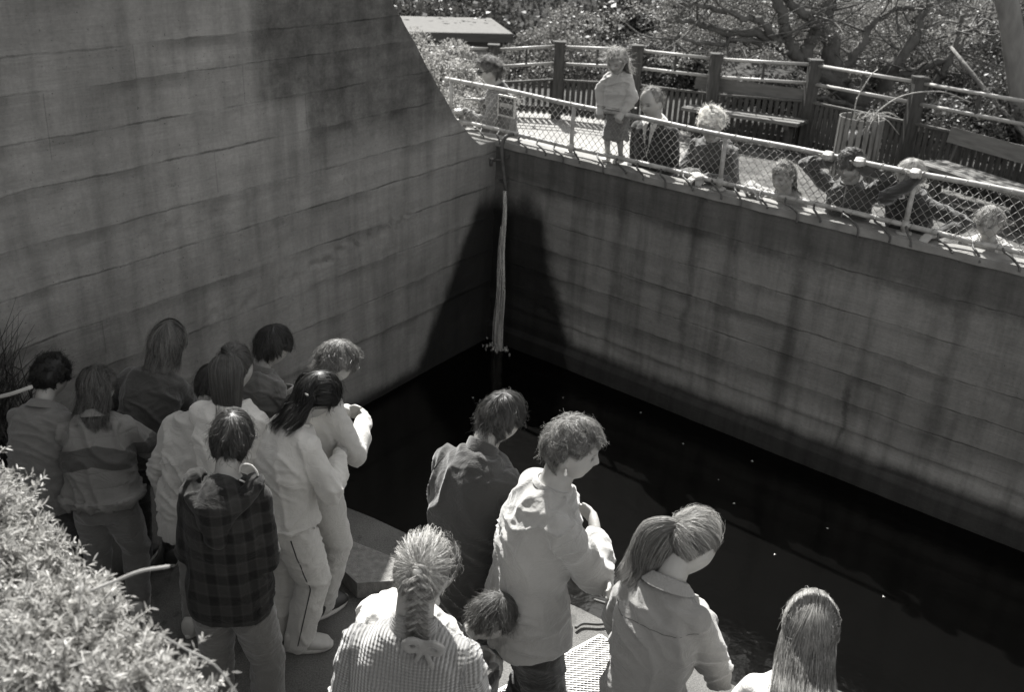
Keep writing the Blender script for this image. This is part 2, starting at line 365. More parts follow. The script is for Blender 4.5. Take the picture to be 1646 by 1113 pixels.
pr = mk('promenade', [(a.x, a.y, PROM), (d_.x, d_.y, PROM), (12, 2.4, PROM), (14, 10.0, PROM), (6.3, 10.4, PROM), (3.7, 12.95, PROM), (0.55, 14.25, PROM), (-0.7, 14.3, PROM), (-2.2, 14.3, PROM), (-3.4, 9, PROM), (-1.2, 8.7, PROM)],
        [tuple(range(11))], M_PROM); tag(pr, kind='structure')
M_SOIL = simple('leafy_soil', 0.045, 0.95, 0.2, 0.6, 2.5, 0.8, 20, 0.05)
def gz(x, y):
    """hillside beyond the fence: dips, then climbs"""
    d = y - 15.0
    h = 0.25 - 0.09 * max(0, min(d, 6)) + 0.62 * max(0, y - 24) + 0.3 * max(0, abs(x - 3) - 16)
    if y < 15: h = 0.25
    return h + 0.5 * noise.noise(Vector((x * 0.15, y * 0.15, 0)))
G = []; Fc = []; gx = np.linspace(-60, 70, 66); gy = np.concatenate([[14.0], np.linspace(15, 75, 50)])
for y in gy:
    for x in gx: G.append((x, y, gz(x, y) if y > 14.5 else 0.2))
for j in range(len(gy) - 1):
    for i in range(len(gx) - 1):
        a = j * len(gx) + i; Fc.append((a, a + 1, a + 1 + len(gx), a + len(gx)))
hl = mk('hillside', G, Fc, M_SOIL, None, True); tag(hl, kind='structure')
gr = mk('ground', [(-60, -60, -1.3), (70, -60, -1.3), (70, 14.6, -1.3), (-60, 14.6, -1.3)], [(0, 1, 2, 3)], M_SOIL); tag(gr, kind='structure')
# terrace of ground behind the promenade edge and beside it so nothing floats
gt = mk('terrace', [(-60, 14.6, 0.19), (-60, 9.2, 0.19), (-3.4, 9.0, 0.38), (-1.2, 8.9, 0.38), (2, 8.5, 0.38), (10, 2.2, 0.38), (70, 2.2, 0.19), (70, 14.6, 0.19)], [tuple(range(8))], M_SOIL); tag(gt, kind='structure')
# bank under the viewer's feet and the bushes
bk = []; Fc = []; bx = np.linspace(-6, 5, 34); by = np.linspace(-3, 2.9, 26)
def bankz(x, y):
    left = np.clip((-x - 0.35) / 1.3, 0, 1); near = np.clip((2.7 - y) / 1.6, 0, 1)
    z = 1.75 * (left * near) ** 0.9 * 1.05 + 1.2 * np.clip((0.9 - y) / 1.2, 0, 1) * (1 - left * near)
    return float(z - 0.06 + 0.05 * noise.noise(Vector((x * 2, y * 2, 0)))) if z > 0.02 else -0.08
for y in by:
    for x in bx: bk.append((x, y, bankz(x, y)))
for j in range(len(by) - 1):
    for i in range(len(bx) - 1):
        a = j * len(bx) + i; Fc.append((a, a + 1, a + 1 + len(bx), a + len(bx)))
bank = mk('bank', bk, Fc, M_SOIL, None, True); tag(bank, kind='structure')

# ---- concrete slab, grate platform
M_SLAB = simple('slab_concrete', 0.20, 0.92, 0.2, 0.35, 30, 0.9, 140, 0.008)
p0 = [onz(566, 868, 0.10), onz(630, 893, 0.10), onz(700, 930, 0.10), onz(574, 938, 0.10), onz(540, 905, 0.10)]
p0 = [(p.x, p.y) for p in p0]
V = [(x, y, 0.004) for x, y in p0] + [(x, y, 0.09) for x, y in p0] + [((x - p0[3][0]) * .97 + p0[3][0] , (y - p0[3][1]) * .95 + p0[3][1], 0.10) for x, y in p0]; n = 5
Fc = [(i, (i + 1) % n, (i + 1) % n + n, i + n) for i in range(n)] + [(i + n, (i + 1) % n + n, (i + 1) % n + 2 * n, i + 2 * n) for i in range(n)] + [tuple(range(2 * n, 3 * n))]
sl = mk('concrete_slab', V, Fc, M_SLAB); tag(sl, 'low rough concrete slab with chipped corner at the edge of the landing', 'slab')
# expanded-metal grate
M_GRATE = simple('galvanised_steel', 0.36, 0.45, 0.5, 0.2, 20, 0.2, 80, 0.002); M_GRATE.node_tree.nodes['Principled BSDF'].inputs['Metallic'].default_value = 0.3
gt_ = empty('metal_grate', (0.5, 3.0, 0)); tag(gt_, 'pale galvanised mesh grate standing level at the edge of the landing', 'grate')
gz0 = 0.14; q1 = onz(965, 1022, gz0); q2 = onz(1066, 1092, gz0); q0 = onz(800, 1112, gz0)
ex = (q2 - q1).normalized(); ey = (q0 - q1).normalized()
mb = MB(); L1, L2 = 1.25, 0.95; hw = 0.0038; pitch_ = 0.022
def P_(u, v_, dz=0): p = q1 + ex * u + ey * v_; return (p.x - 0.5, p.y - 3.0, gz0 + dz)
def bar(mb, a, b_, w, h): mb.beam(a, b_, w, h)
k = 0
for i in range(int((L1 + L2) / pitch_)):
    t = i * pitch_ + 0.01
    for (a, b_) in (((max(0, t - L2), min(t, L2)), (min(t, L1), max(0, t - L1))), ):
        if abs(a[0] - b_[0]) > .01: bar(mb, P_(*a, 0.001), P_(*b_, 0.001), hw, 0.004)
    tt = t - L2
    a = (max(0, tt), max(0, -tt)); ln = min(L1 - a[0], L2 - a[1])
    if ln > .01: bar(mb, P_(*a, -0.003), P_(a[0] + ln, a[1] + ln, -0.003), hw, 0.004)
mb.build('mesh_panel', M_GRATE, gt_)
mb = MB()
for a, b_ in (((0, 0), (L1, 0)), ((L1, 0), (L1, L2)), ((L1, L2), (0, L2)), ((0, L2), (0, 0))): bar(mb, P_(*a, -0.012), P_(*b_, -0.012), 0.012, 0.03)
mb.build('frame', M_GRATE, gt_)
for a in ((0.02, 0.02), (L1 - .02, .02), (.02, L2 - .02), (L1 - .02, L2 - .02)):
    mb = MB(); p = P_(*a); mb.box((p[0], p[1], gz0 / 2 - .012), (0.03, 0.03, gz0 - .03)); mb.build('foot', M_GRATE, gt_)
# ---- hose curled on the landing beyond the grate
M_RUB = simple('dull_rubber', 0.07, 0.6, 0.4, 0.3, 20, 0.2, 100, 0.002)
pts = spline([onz(*p, 0.02) for p in ((955, 965), (985, 975), (1003, 985), (995, 997), (965, 1004), (938, 1003), (925, 1010))], 6)
mb = MB(); mb.tube(pts, 0.008, 8); hs = mb.build('hose', M_RUB, None, True); tag(hs, 'thin dark hose curled on the landing between the cardigan woman and the ponytail girl', 'hose')

# ---- falling water, pipe
M_PIPE = simple('rusty_pipe', 0.06, 0.7, 0.4, 0.5, 25, 0.5, 60, 0.004)
pp = empty('drain_pipe', rwp(0.36, 0, 1.0)); tag(pp, 'dark rusty pipe bent over the coping in the corner above the falling water', 'pipe')
base = pp.location
def rel(s, back, z): return tuple(rwp(s, back, z) - base)
mb = MB(); mb.tube(spline([rel(.37, 0.22, COP + .03), rel(.37, .12, COP + .07), rel(.365, 0.0, COP + .075), rel(.36, -.05, COP + .02), rel(.37, -.06, COP - .1), rel(.425, -.06, 1.06)], 5), 0.016, 10); mb.build('pipe', M_PIPE, pp, True)
mb = MB(); mb.tube(spline([rel(.36, -.06, 1.30), rel(.31, -.07, 1.295), rel(.27, -.08, 1.28)], 4), 0.011, 8); mb.tube([rel(.27, -.08, 1.295), rel(.27, -.08, 1.24)], 0.013, 8); tp = mb.build('tap', M_PIPE, pp, True)
mb = MB(); mb.tube([rel(.245, -.09, 1.30), rel(.30, -.09, 1.305)], 0.008, 8); mb.build('tap_handle', M_COP, tp, True)
mb = MB()
for z in (1.33, 1.12):
    mb = MB(); mb.beam(rel(.335, -.03, z), rel(.40, -.03, z), 0.05, 0.02); mb.build('pipe_clamp', M_PIPE, pp)
b = NB('falling_water'); c = b.coord('Object', (60, 60, 3)); nn = b.noise(c, 1.0, 3, 0.6)
b.p.inputs['Base Color'].default_value = grey(0.85); b.rough(0.3, 0.5)
tr = b.n('BsdfTransparent'); mxs = b.n('MixShader'); b.l(b.ramp(nn, 0.35, 0.7, 0.03, 0.34), mxs.inputs[0]); b.l(tr, mxs.inputs[1]); b.l(b.p, mxs.inputs[2]); b.l(mxs, b.out.inputs[0]); M_FALL = b.m
ws = empty('waterfall', rwp(0.4, -.1, WATER_Z)); tag(ws, 'thin white stream of water falling down the dark wet corner', 'water jet'); base = ws.location
mb = MB()
for k in range(44):
    sp = random.gauss(0, 1); z0 = random.uniform(0.0, 1.0) if k > 8 else 1.06; zt = 1.06 if k < 9 else random.uniform(-.2, 0.8); zb = max(WATER_Z, zt - random.uniform(.4, 1.3)) if k > 9 else WATER_Z
    pts = []
    for t in np.linspace(0, 1, 12):
        z = zt + (zb - zt) * t; dd = (1.06 - z); s0 = .425 + 0.045 * dd + sp * (0.006 + 0.026 * min(dd, 1.2)) + 0.008 * math.sin(z * 9) ; pts.append(rel(s0, -.075 - .05 * dd + 0.01 * math.sin(k), z))
    mb.tube(pts, [0.0058 - 0.003 * t for t in np.linspace(0, 1, 12)], 5)
mb.build('stream', M_FALL, ws, True)
mb = MB()
for k in range(90):
    a = random.uniform(0, 6.28); r_ = abs(random.gauss(0, .055)); c0 = rwp(.46 + math.cos(a) * r_ * 1.5, -.14 + math.sin(a) * r_, WATER_Z + .004 + max(0, random.gauss(0, .012))) - base
    v, f = tube([c0 - Vector((0, 0, .004)), c0 + Vector((0, 0, .004))], [0.009 * random.uniform(.4, 1.2)] * 2, 5, True); mb.add(v, f)
tag(mb.build('splash', M_FALL, ws, True), kind='stuff')

# ---- railing on the coping
M_RAIL = simple('painted_steel_tube', 0.30, 0.55, 0.4, 0.45, 14, 0.4, 120, 0.002); M_WIRE = simple('galvanised_wire', 0.22, 0.5, 0.4, 0.3, 30, 0)
rl = empty('railing', rwp(0.5, .08, COP)); tag(rl, 'low chain-link railing with tubular rails along the top of the stained wall', 'railing'); base = rl.location
RB = 0.08; ztop = lambda s: 1.835 - 0.004 * math.sin(s) ; zbot = 1.50
S0, S1 = -0.42, 6.9
posts = [-0.35, 0.96, 2.29, 3.62, 4.95, 6.28]
mb = MB(); mb.tube([rel(s, RB, ztop(s) + 0.004 * math.sin(5 * s)) for s in np.linspace(S0, S1, 60)], 0.0175, 10); mb.build('top_rail', M_RAIL, rl, True)
mb = MB(); mb.tube([rel(s, RB, zbot + 0.004 * math.sin(4 * s + 1)) for s in np.linspace(S0, S1, 60)], 0.0165, 10); mb.build('bottom_rail', M_RAIL, rl, True)
for s in posts:
    mb = MB(); mb.tube([rel(s, RB, COP + .01), rel(s, RB, 1.815)], 0.0165, 10); po = mb.build('post', M_RAIL, rl, True)
    mb = MB(); mb.tube([rel(s, RB, COP + .022), rel(s, RB, COP + .036)], 0.05, 12); mb.tube([rel(s, RB, zbot - .03), rel(s, RB, zbot + .03)], 0.024, 10); mb.build('collar', M_RAIL, po, True)
mb = MB(); step = 0.029; h0, h1 = zbot + 0.004, 1.83
nrow = 10; dh = (h1 - h0) / nrow
for k in range(int((S1 - S0) / step) + 1):     # chain link: neighbouring zig-zag wires hook into each other
    s = S0 + k * step; pts = []
    for j in range(nrow + 1):
        wob = 0.003 * noise.noise(Vector((s * 5, j, 0))); side = 1 if (j + k) % 2 else -1
        pts.append(rel(s + (step / 2) * side * 1.04 + wob, RB + 0.003 * side, h0 + j * dh + wob))
    for a_, c_ in zip(pts[:-1], pts[1:]): mb.tube([a_, c_], 0.0019, 4)
mb.build('chain_link_mesh', M_WIRE, rl, True)
mb = MB()
for s in np.arange(S0 + .05, S1, 0.13):      # wire ties round the tubes
    for zc in (ztop(s), zbot):
        pts = [rel(s + 0.01 * math.cos(t * .5), RB + 0.0195 * math.cos(t), zc + 0.0195 * math.sin(t)) for t in np.linspace(0, 6.28, 10)]; mb.tube(pts, 0.0028, 4)
tag(mb.build('wire_ties', M_WIRE, rl, True), kind='stuff')
for i, s in enumerate(np.arange(0.02, 6.6, 0.2)):
    s = s + random.uniform(-.02, .02); w_ = random.uniform(.07, .15); hgt = random.uniform(.01, .045); mb = MB()
    mb.tube(spline([rel(s, RB - .01, zbot), rel(s + .02, RB - .05, COP + .03 + hgt), rel(s + w_ * .55, RB - .09, COP + .04 + hgt * .6), rel(s + w_, -.015, COP + .02), rel(s + w_ + .01, -.025, COP - random.uniform(-.01, .05))], 5), 0.0075, 7)
    mb.build('hook', M_PIPE if i % 2 else M_RUB, rl, True)
# framed board hanging on the back of the railing
bd = empty('notice_board', rwp(0.42, .14, 1.68)); tag(bd, 'small dark framed board with a pale band hanging behind the railing', 'board'); base = bd.location
mb = MB(); mb.beam(rel(.14, .15, 1.69), rel(.30, .15, 1.69), 0.012, 0.15); mb.build('panel', simple('dark_board', .06, .6), bd)
mb = MB(); mb.beam(rel(.15, .139, 1.70), rel(.29, .139, 1.70), 0.006, 0.035); mb.build('pale_band', simple('pale_band', .28, .7), bd)
mb = MB()
for a_, c_ in (((.13, 1.772), (.31, 1.772)), ((.13, 1.612), (.31, 1.612))): mb.beam(rel(a_[0], .146, a_[1]), rel(c_[0], .146, c_[1]), 0.022, 0.014)
for s in (.134, .306): mb.beam(rel(s, .146, 1.615), rel(s, .146, 1.768), 0.022, 0.010, (RD.x, RD.y, 0))
mb.build('frame', simple('pale_frame', .42, .5), bd)

# floating leaves
M_FLEAF = simple('floating_leaf', .5, .6, .3, .3, 40, 0)
for i, (px, py) in enumerate([(1030, 664), (1098, 714), (1155, 772), (1209, 742), (1118, 648), (905, 640), (1245, 892), (985, 598), (760, 640), (1330, 850), (1420, 960), (1180, 810)]):
    q = onz(px, py, WATER_Z + .004); a = random.uniform(0, 6); s = random.uniform(.006, .012); V = [(math.cos(a + t) * s * (1 if k % 2 else .5) , math.sin(a + t) * s * (1 if k % 2 else .5), .002 * (k % 3)) for k, t in enumerate(np.linspace(0, 6.283, 7)[:-1])]
    lf = mk('floating_leaf', V, [tuple(range(6))], M_FLEAF, None, False, q); tag(lf, 'one of the tiny pale leaf scraps floating on the black water', 'leaf', 'leaf scraps floating on the dark water')
# ================================================================== FENCE, BENCHES, BIN, SHED, PLANTS
M_WOOD = simple('weathered_timber', 0.075, 0.85, 0.2, 0.35, 3, 0.5, 40, 0.004, (1, 1, 6))
M_PICK = simple('dark_picket_timber', 0.055, 0.85, 0.2, 0.5, 5, 0.4, 40, 0.004, (8, 8, 1))
M_BRAIL = simple('pale_tube_rail', 0.26, 0.5, 0.5, 0.2, 8, 0)
posts_px = [(790, 185), (893, 190), (1013, 205), (1135, 222), (1287, 243), (1445, 290)]
FP = [onz(*p, PROM) for p in posts_px]
FP = [FP[0] + (FP[0] - FP[1]) * 1.25] + FP + [FP[-1] + (FP[-1] - FP[-2]) * 1.0, FP[-1] + (FP[-1] - FP[-2]) * 2.0]
fc = empty('picket_fence', FP[3]); tag(fc, 'dark picket fence with square posts and pale tube rails behind the benches', 'fence'); base = fc.location.copy()
PT = [1.39, 1.39, 1.47, 1.52, 1.52, 1.57, 1.61, 1.64, 1.66]; HR = [z - PROM for z in PT]
for p, zt in zip(FP, PT):
    mb = MB(); q = p - base; d = 0.14; mb.box((q.x, q.y, (zt - PROM) / 2), (d, d, zt - PROM), None); mb.box((q.x, q.y, zt - PROM + .012), (d + .02, d + .02, .024)); mb.build('post', M_PICK, fc)
mp = MB(); mr = []
for i in range(len(FP) - 1):
    a, b_ = FP[i] - base, FP[i + 1] - base; d = b_ - a; L = d.length; ha, hb = HR[i], HR[i + 1]; nrm = Vector((d.y, -d.x, 0)).normalized(); off = nrm * 0.0
    for fr, hh in ((-0.045, 'r'), (-0.27, 'r')):
        mb = MB(); A = a + Vector((0, 0, ha + fr)); B = b_ + Vector((0, 0, hb + fr)); u = d.normalized(); mb.tube([A + u * .071, B - u * .071], 0.021, 8); mb.build('tube_rail', M_BRAIL, fc, True)
    mb = MB(); m_ = (a + b_) / 2; hm = (ha + hb) / 2; mb.beam(m_ + Vector((0, 0, hm - .275)), m_ + Vector((0, 0, hm - .04)), .03, .03, (1, 0, 0)); mb.build('rail_strut', M_PICK, fc)
    mb = MB(); mb.beam(a + d.normalized() * .071 + Vector((0, 0, ha - .49)), b_ - d.normalized() * .071 + Vector((0, 0, hb - .49)), 0.05, 0.025); mb.build('picket_cap_rail', M_WOOD, fc)
    nP = int(L / 0.075); rot = Matrix.Rotation(math.atan2(d.y, d.x), 3, 'Z')
    for k in range(1, nP):
        t = k / nP; q = a + d * t; h = ha + (hb - ha) * t - .505 - random.uniform(0, .006)
        mp.box((q.x, q.y, h / 2 + .03), (0.05 + random.uniform(-.004, .004), .018, h - .05), rot)
mp.build('pickets', M_PICK, fc)
mb = MB()
for i in range(len(FP) - 1):
    a, b_ = FP[i] - base, FP[i + 1] - base; d = (b_ - a); n_ = Vector((d.y, -d.x, 0)).normalized() * -0.03; mb.beam(a + n_ + Vector((0, 0, .12)), b_ + n_ + Vector((0, 0, .12)), .03, .07)
mb.build('lower_rail', M_PICK, fc)

M_BENCH = simple('bench_board', 0.11, 0.85, 0.25, 0.3, 4, 0.5, 30, 0.004, (1, 6, 6))
M_BSEAT = simple('worn_bench_seat', 0.11, 0.8, 0.3, 0.5, 5, 0.5, 40, 0.004, (1, 8, 8))
def bench(label, pa, pb, L):
    a, b_ = Vector(pa), Vector(pb); d = (b_ - a).normalized(); c = a + d * L / 2
    r = empty('park_bench', c, math.atan2(d.y, d.x)); tag(r, label, 'bench', 'long timber benches along the picket fence')
    tl = Matrix.Rotation(R(-9), 3, 'X')
    mb = MB(); mb.box((0, .27, .68), (L, .035, .165), tl); mb.build('backrest', M_BENCH, r)
    for k, y in enumerate((-.14, 0.0, .14)):
        mb = MB(); mb.box((0.02 * (k - 1), y, .40), (L * .97, .125, .04)); mb.build('seat_board', M_BSEAT, r)
    for x in (-L * .40, L * .38):
        mb = MB(); mb.box((x, 0.06, .185), (.10, .09, .37)); mb.box((x, .02, .35), (.07, .40, .056)); mb.build('leg', M_PICK, r)
        mb = MB(); mb.beam((x, .20, .34), (x, .30, .74), .05, .03, (1, 0, 0)); mb.build('back_support', M_PICK, r)
    return r
g1 = onz(1103, 232, PROM); g2 = onz(1292, 262, PROM)
ba = ony(1101, 184, 13.1); bb = ony(1292, 216, 12.35)
da = Vector((bb.x - ba.x, bb.y - ba.y, 0)); bench('timber bench whose seat shows behind the white-haired woman', (ba.x, ba.y, PROM), (bb.x, bb.y, PROM), da.length)
ba = ony(1490, 252, 10.6); bb = ony(1640, 286, 9.55); da = Vector((bb.x - ba.x, bb.y - ba.y, 0))
bench('timber bench at the right edge, past the slatted litter bin', (ba.x, ba.y, PROM), (bb.x, bb.y, PROM), da.length * 1.25)
# slatted litter bin with dead twigs
M_BIN = simple('bin_slat_timber', 0.15, 0.85, 0.2, 0.4, 5, 0.4, 50, 0.003, (4, 4, 1))
bp = ony(1372, 262, 11.0); bp.z = PROM
bn = empty('litter_bin', bp); tag(bn, 'round litter bin of upright timber slats stuffed with dead twigs', 'litter bin')
for k in range(20):
    a = 2 * math.pi * k / 20; mb = MB(); mb.box((.235 * math.cos(a), .235 * math.sin(a), .40), (.016, .048, .74), Matrix.Rotation(a, 3, 'Z')); mb.build('slat', M_BIN, bn)
for z in (.12, .70):
    mb = MB(); mb.tube([(.218 * math.cos(t), .218 * math.sin(t), z) for t in np.linspace(0, 6.283, 33)], .008, 6); mb.build('hoop', M_PICK, bn)
mb = MB(); mb.tube([(0, 0, .04), (0, 0, .60)], .17, 20); mb.build('liner', simple('bin_liner', .02, .5), bn, True)
tw = empty('dead_twigs', bp + Vector((0, 0, .72))); tag(tw, 'tangle of dry twigs and one long arching stem sticking out of the litter bin', 'twigs')
M_TWIG = simple('dry_twig', 0.30, 0.8, 0.2, 0.3, 10, 0)
mb = MB(); mb.tube(spline([(0, 0, -.2), (.12, -.05, .1), (.4, 0, .30), (.8, 0, .36), (1.15, 0, .26)], 5), .007, 6); mb.tube(spline([(-.05, 0, -.1), (-.1, 0, .2), (0, 0, .48), (.1, .1, .55)], 5), .006, 6); mb.build('long_stem', M_TWIG, tw, True)
mb = MB()
for k in range(20):
    a = random.uniform(-.8, 6); p = Vector((random.uniform(-.1, .15), random.uniform(-.15, .1), 0)); d = Vector((math.cos(a) * random.uniform(.3, 1) + .4, math.sin(a) * .6, random.uniform(.0, .5))).normalized() * random.uniform(.12, .42)
    mb.tube(spline([p, p + d * .5 + Vector((0, 0, .05)), p + d - Vector((0, 0, random.uniform(0, .12)))], 4), .0032, 4)
mb.build('twigs', M_TWIG, tw, True)

# shed
M_SHED = simple('shed_cladding', 0.075, 0.8, 0.2, 0.25, 3, 0.3, 30, .004, (1, 1, 8)); M_ROOF = simple('felt_roof', 0.11, 0.9, 0.2, 0.15, 8, .3)
sc_ = ony(716, 75, 18.5); rot = R(12); zr = 1.0
sh = empty('flat_roof_shed', (sc_.x - .3, 19.2, -0.6), rot); tag(sh, 'flat-roofed dark clad shed with a pale door below the hillside', 'shed')
mb = MB(); mb.box((0, 0, .75), (2.3, 2.0, 1.46))
for k in range(8): mb.box((0, 0, .12 + k * .18), (2.33, 2.03, .012))
mb.build('wall', M_SHED, sh)
mb = MB(); mb.box((0, 0, 1.55), (2.6, 2.3, .12)); rf = mb.build('roof', M_ROOF, sh); mb = MB(); mb.box((0, -1.16, 1.53), (2.62, .03, .15)); mb.build('fascia', M_SHED, rf)
mb = MB(); mb.box((.62, -1.04, .66), (.5, .04, 1.25)); dr = mb.build('door', simple('pale_door', .16, .7), sh)
mb = MB(); mb.box((.44, -1.07, .66), (.03, .03, .1)); mb.build('handle', M_BRAIL, dr)

# ---------------------------------------------------------------- foliage
def leafmat(name, v, trans=0.35, rough=0.5):
    b = NB(name); at = b.n('Attribute'); at.attribute_name = 'var'; f = at.outputs['Fac']
    b.color(b.ramp(f, 0, 1, v * 0.62, v * 1.42, False)); b.rough(rough, 0.4)
    tl = b.n('BsdfTranslucent'); b.l(b.tint(b.ramp(f, 0, 1, v * 0.7, v * 1.4, False)), tl.inputs[0]); mx = b.n('MixShader'); mx.inputs[0].default_value = trans
    b.l(b.p, mx.inputs[1]); b.l(tl, mx.inputs[2]); b.l(mx, b.out.inputs[0]); return b.m
def leaves(name, C, size, mat, parent=None, long=1.8, droop=0.0, nrm=None, spread=1.0):
    """C (N,3) leaf centres -> rhombic leaves"""
    N = len(C); d = rng.normal(size=(N, 3)); d[:, 2] -= droop; d /= np.linalg.norm(d, axis=1)[:, None]
    n_ = rng.normal(size=(N, 3)) * spread + np.array([0, 0, .9]); n_ -= d * (n_ * d).sum(1)[:, None]; n_ /= np.linalg.norm(n_, axis=1)[:, None]
    s = np.cross(d, n_); sz = size * rng.uniform(.6, 1.35, N)[:, None]
    v = np.stack([C - d * sz * long / 2, C + s * sz / 2 + n_ * sz * .12, C + d * sz * long / 2, C - s * sz / 2 + n_ * sz * .12], 1).reshape(-1, 3)
    return mkfast(name, v, 4, mat, parent, False, np.repeat(rng.uniform(0, 1, N), 4))
def cluster_pts(centres, radii, n_each, flat=.7, shell=0.6):
    out = []
    for c, r in zip(centres, radii):
        k = max(8, int(n_each * r * r)); d = rng.normal(size=(k, 3)); d /= np.linalg.norm(d, axis=1)[:, None]; rr = r * rng.uniform(shell ** 3, 1, k) ** (1 / 3)
        p = d * rr[:, None]; p[:, 2] *= flat; out.append(p + np.array(c))
    return np.concatenate(out)
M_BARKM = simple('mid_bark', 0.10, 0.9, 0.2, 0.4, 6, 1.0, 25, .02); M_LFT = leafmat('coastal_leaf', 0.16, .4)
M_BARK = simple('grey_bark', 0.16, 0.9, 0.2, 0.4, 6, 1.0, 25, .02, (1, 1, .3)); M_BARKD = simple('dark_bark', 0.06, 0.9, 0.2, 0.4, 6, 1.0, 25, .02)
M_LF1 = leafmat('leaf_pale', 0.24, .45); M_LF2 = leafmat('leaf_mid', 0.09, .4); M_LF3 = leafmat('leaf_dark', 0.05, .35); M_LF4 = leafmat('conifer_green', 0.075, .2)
def bush(name, label, c, rx, ry, rz, nlob, leaf, mat, dens, group=None, cat='bush', seed=0, stems=True):
    r_ = np.random.default_rng(seed); r = empty(name, c); tag(r, label, cat, group)
    d = r_.normal(size=(nlob, 3)); d[:, 2] = np.abs(d[:, 2]) * .9 + .05; d /= np.linalg.norm(d, axis=1)[:, None]; rr = r_.uniform(.35, .95, nlob)
    cen = d * np.array([rx, ry, rz]) * rr[:, None]; rad = r_.uniform(.18, .42, nlob) * min(rx, rz)
    P = cluster_pts(cen, rad, dens, .8, .55); leaves('foliage', P, leaf, mat, r)
    if stems:
        mb = MB()
        for k in range(min(nlob, 14)): mb.tube(spline([(0, 0, -.2), tuple(cen[k] * .5 + r_.normal(size=3) * .08), tuple(cen[k])], 3), [.03, .026, .022, .018, .014, .011, .008][:7], 5)
        mb.build('stem', M_BARKD, r, True)
    return r
# sunlit hedge behind the sloping wall end
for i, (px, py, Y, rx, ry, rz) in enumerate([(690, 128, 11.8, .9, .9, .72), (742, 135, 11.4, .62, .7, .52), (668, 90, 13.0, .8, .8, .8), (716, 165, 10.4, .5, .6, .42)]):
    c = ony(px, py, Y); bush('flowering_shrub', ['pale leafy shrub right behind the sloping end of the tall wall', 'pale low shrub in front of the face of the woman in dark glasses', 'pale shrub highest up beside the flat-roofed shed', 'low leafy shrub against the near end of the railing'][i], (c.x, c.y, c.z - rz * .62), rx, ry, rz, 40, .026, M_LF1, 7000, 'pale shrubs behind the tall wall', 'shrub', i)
# rounded conifers and thicket beyond the fence
cf = [(865, 62, 21, 1.0, 1.9), (925, 62, 20, 1.1, 1.9), (985, 75, 22, 1.3, 1.6), (790, 60, 24, 1.3, 1.9), (1005, 40, 25, 1.9, 2.4), (740, 25, 26, 1.5, 2.2), (660, 25, 24, 1.3, 2.2), (820, 20, 28, 2.0, 2.6), (920, 15, 30, 2.3, 2.6), (1080, 75, 19, 1.2, 1.0)]
lab = ['rounded conifer, left of the pair above the fence corner post', 'rounded conifer with the brightest top, just right of the fence corner post', 'dark spreading conifer behind the standing little girl', 'dark conifer rising to the right of the shed', 'tall dark conifer between the girl and the twisted tree', 'pale-topped tree behind the flat-roofed shed', 'pale-topped tree touching the tall wall above the shed roof', 'dark tree at the top edge above the rounded conifers', 'broad dark tree at the top edge, left of the twisted tree', 'low dark bush behind the rails, below the pale outer twigs of the twisted tree']
for i, (px, py, Y, rx, rz) in enumerate(cf):
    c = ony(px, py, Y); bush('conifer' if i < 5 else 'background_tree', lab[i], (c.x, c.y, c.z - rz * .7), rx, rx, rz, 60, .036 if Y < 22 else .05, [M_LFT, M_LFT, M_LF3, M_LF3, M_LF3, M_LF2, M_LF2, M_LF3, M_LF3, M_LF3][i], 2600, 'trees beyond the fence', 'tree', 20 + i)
# right-hand thicket of individual dark bushes under the twisted tree
rb = [(1190, 135, 15.0, .8, .45, 1), (1250, 140, 14.6, .7, .4, 2), (1330, 120, 16.5, 1.1, .9, 2), (1420, 130, 16.0, 1.0, .9, 2), (1500, 165, 13.5, .8, .7, 2), (1560, 120, 15.5, 1.2, 1.4, 2), (1630, 170, 13.0, .9, 1.0, 2), (1560, 190, 12.4, .7, .5, 2), (1610, 60, 19, 2.0, 2.2, 2)]
lab = ['pale flowering bush behind the rails, above the left end of the bench', 'low pale bush behind the rails beside the tall bench post', 'dark bush under the left limbs of the twisted tree', 'dark bush behind the bin twigs', 'dark bush just right of the last visible fence post', 'tall dark bush crossed by the leaning bare trunk', 'dark bush at the right edge behind the rails', 'low dark bush above the right-hand bench', 'large dark bush at the top right corner']
for i, (px, py, Y, rx, rz, k) in enumerate(rb):
    c = ony(px, py, Y); bush('bush', lab[i], (c.x, c.y, c.z - rz * .55), rx, rx * .8, rz, 44, .030, M_LF2 if k == 1 else M_LF3, 3600 if Y < 17 else 2000, 'bushes beyond the fence', 'bush', 50 + i)
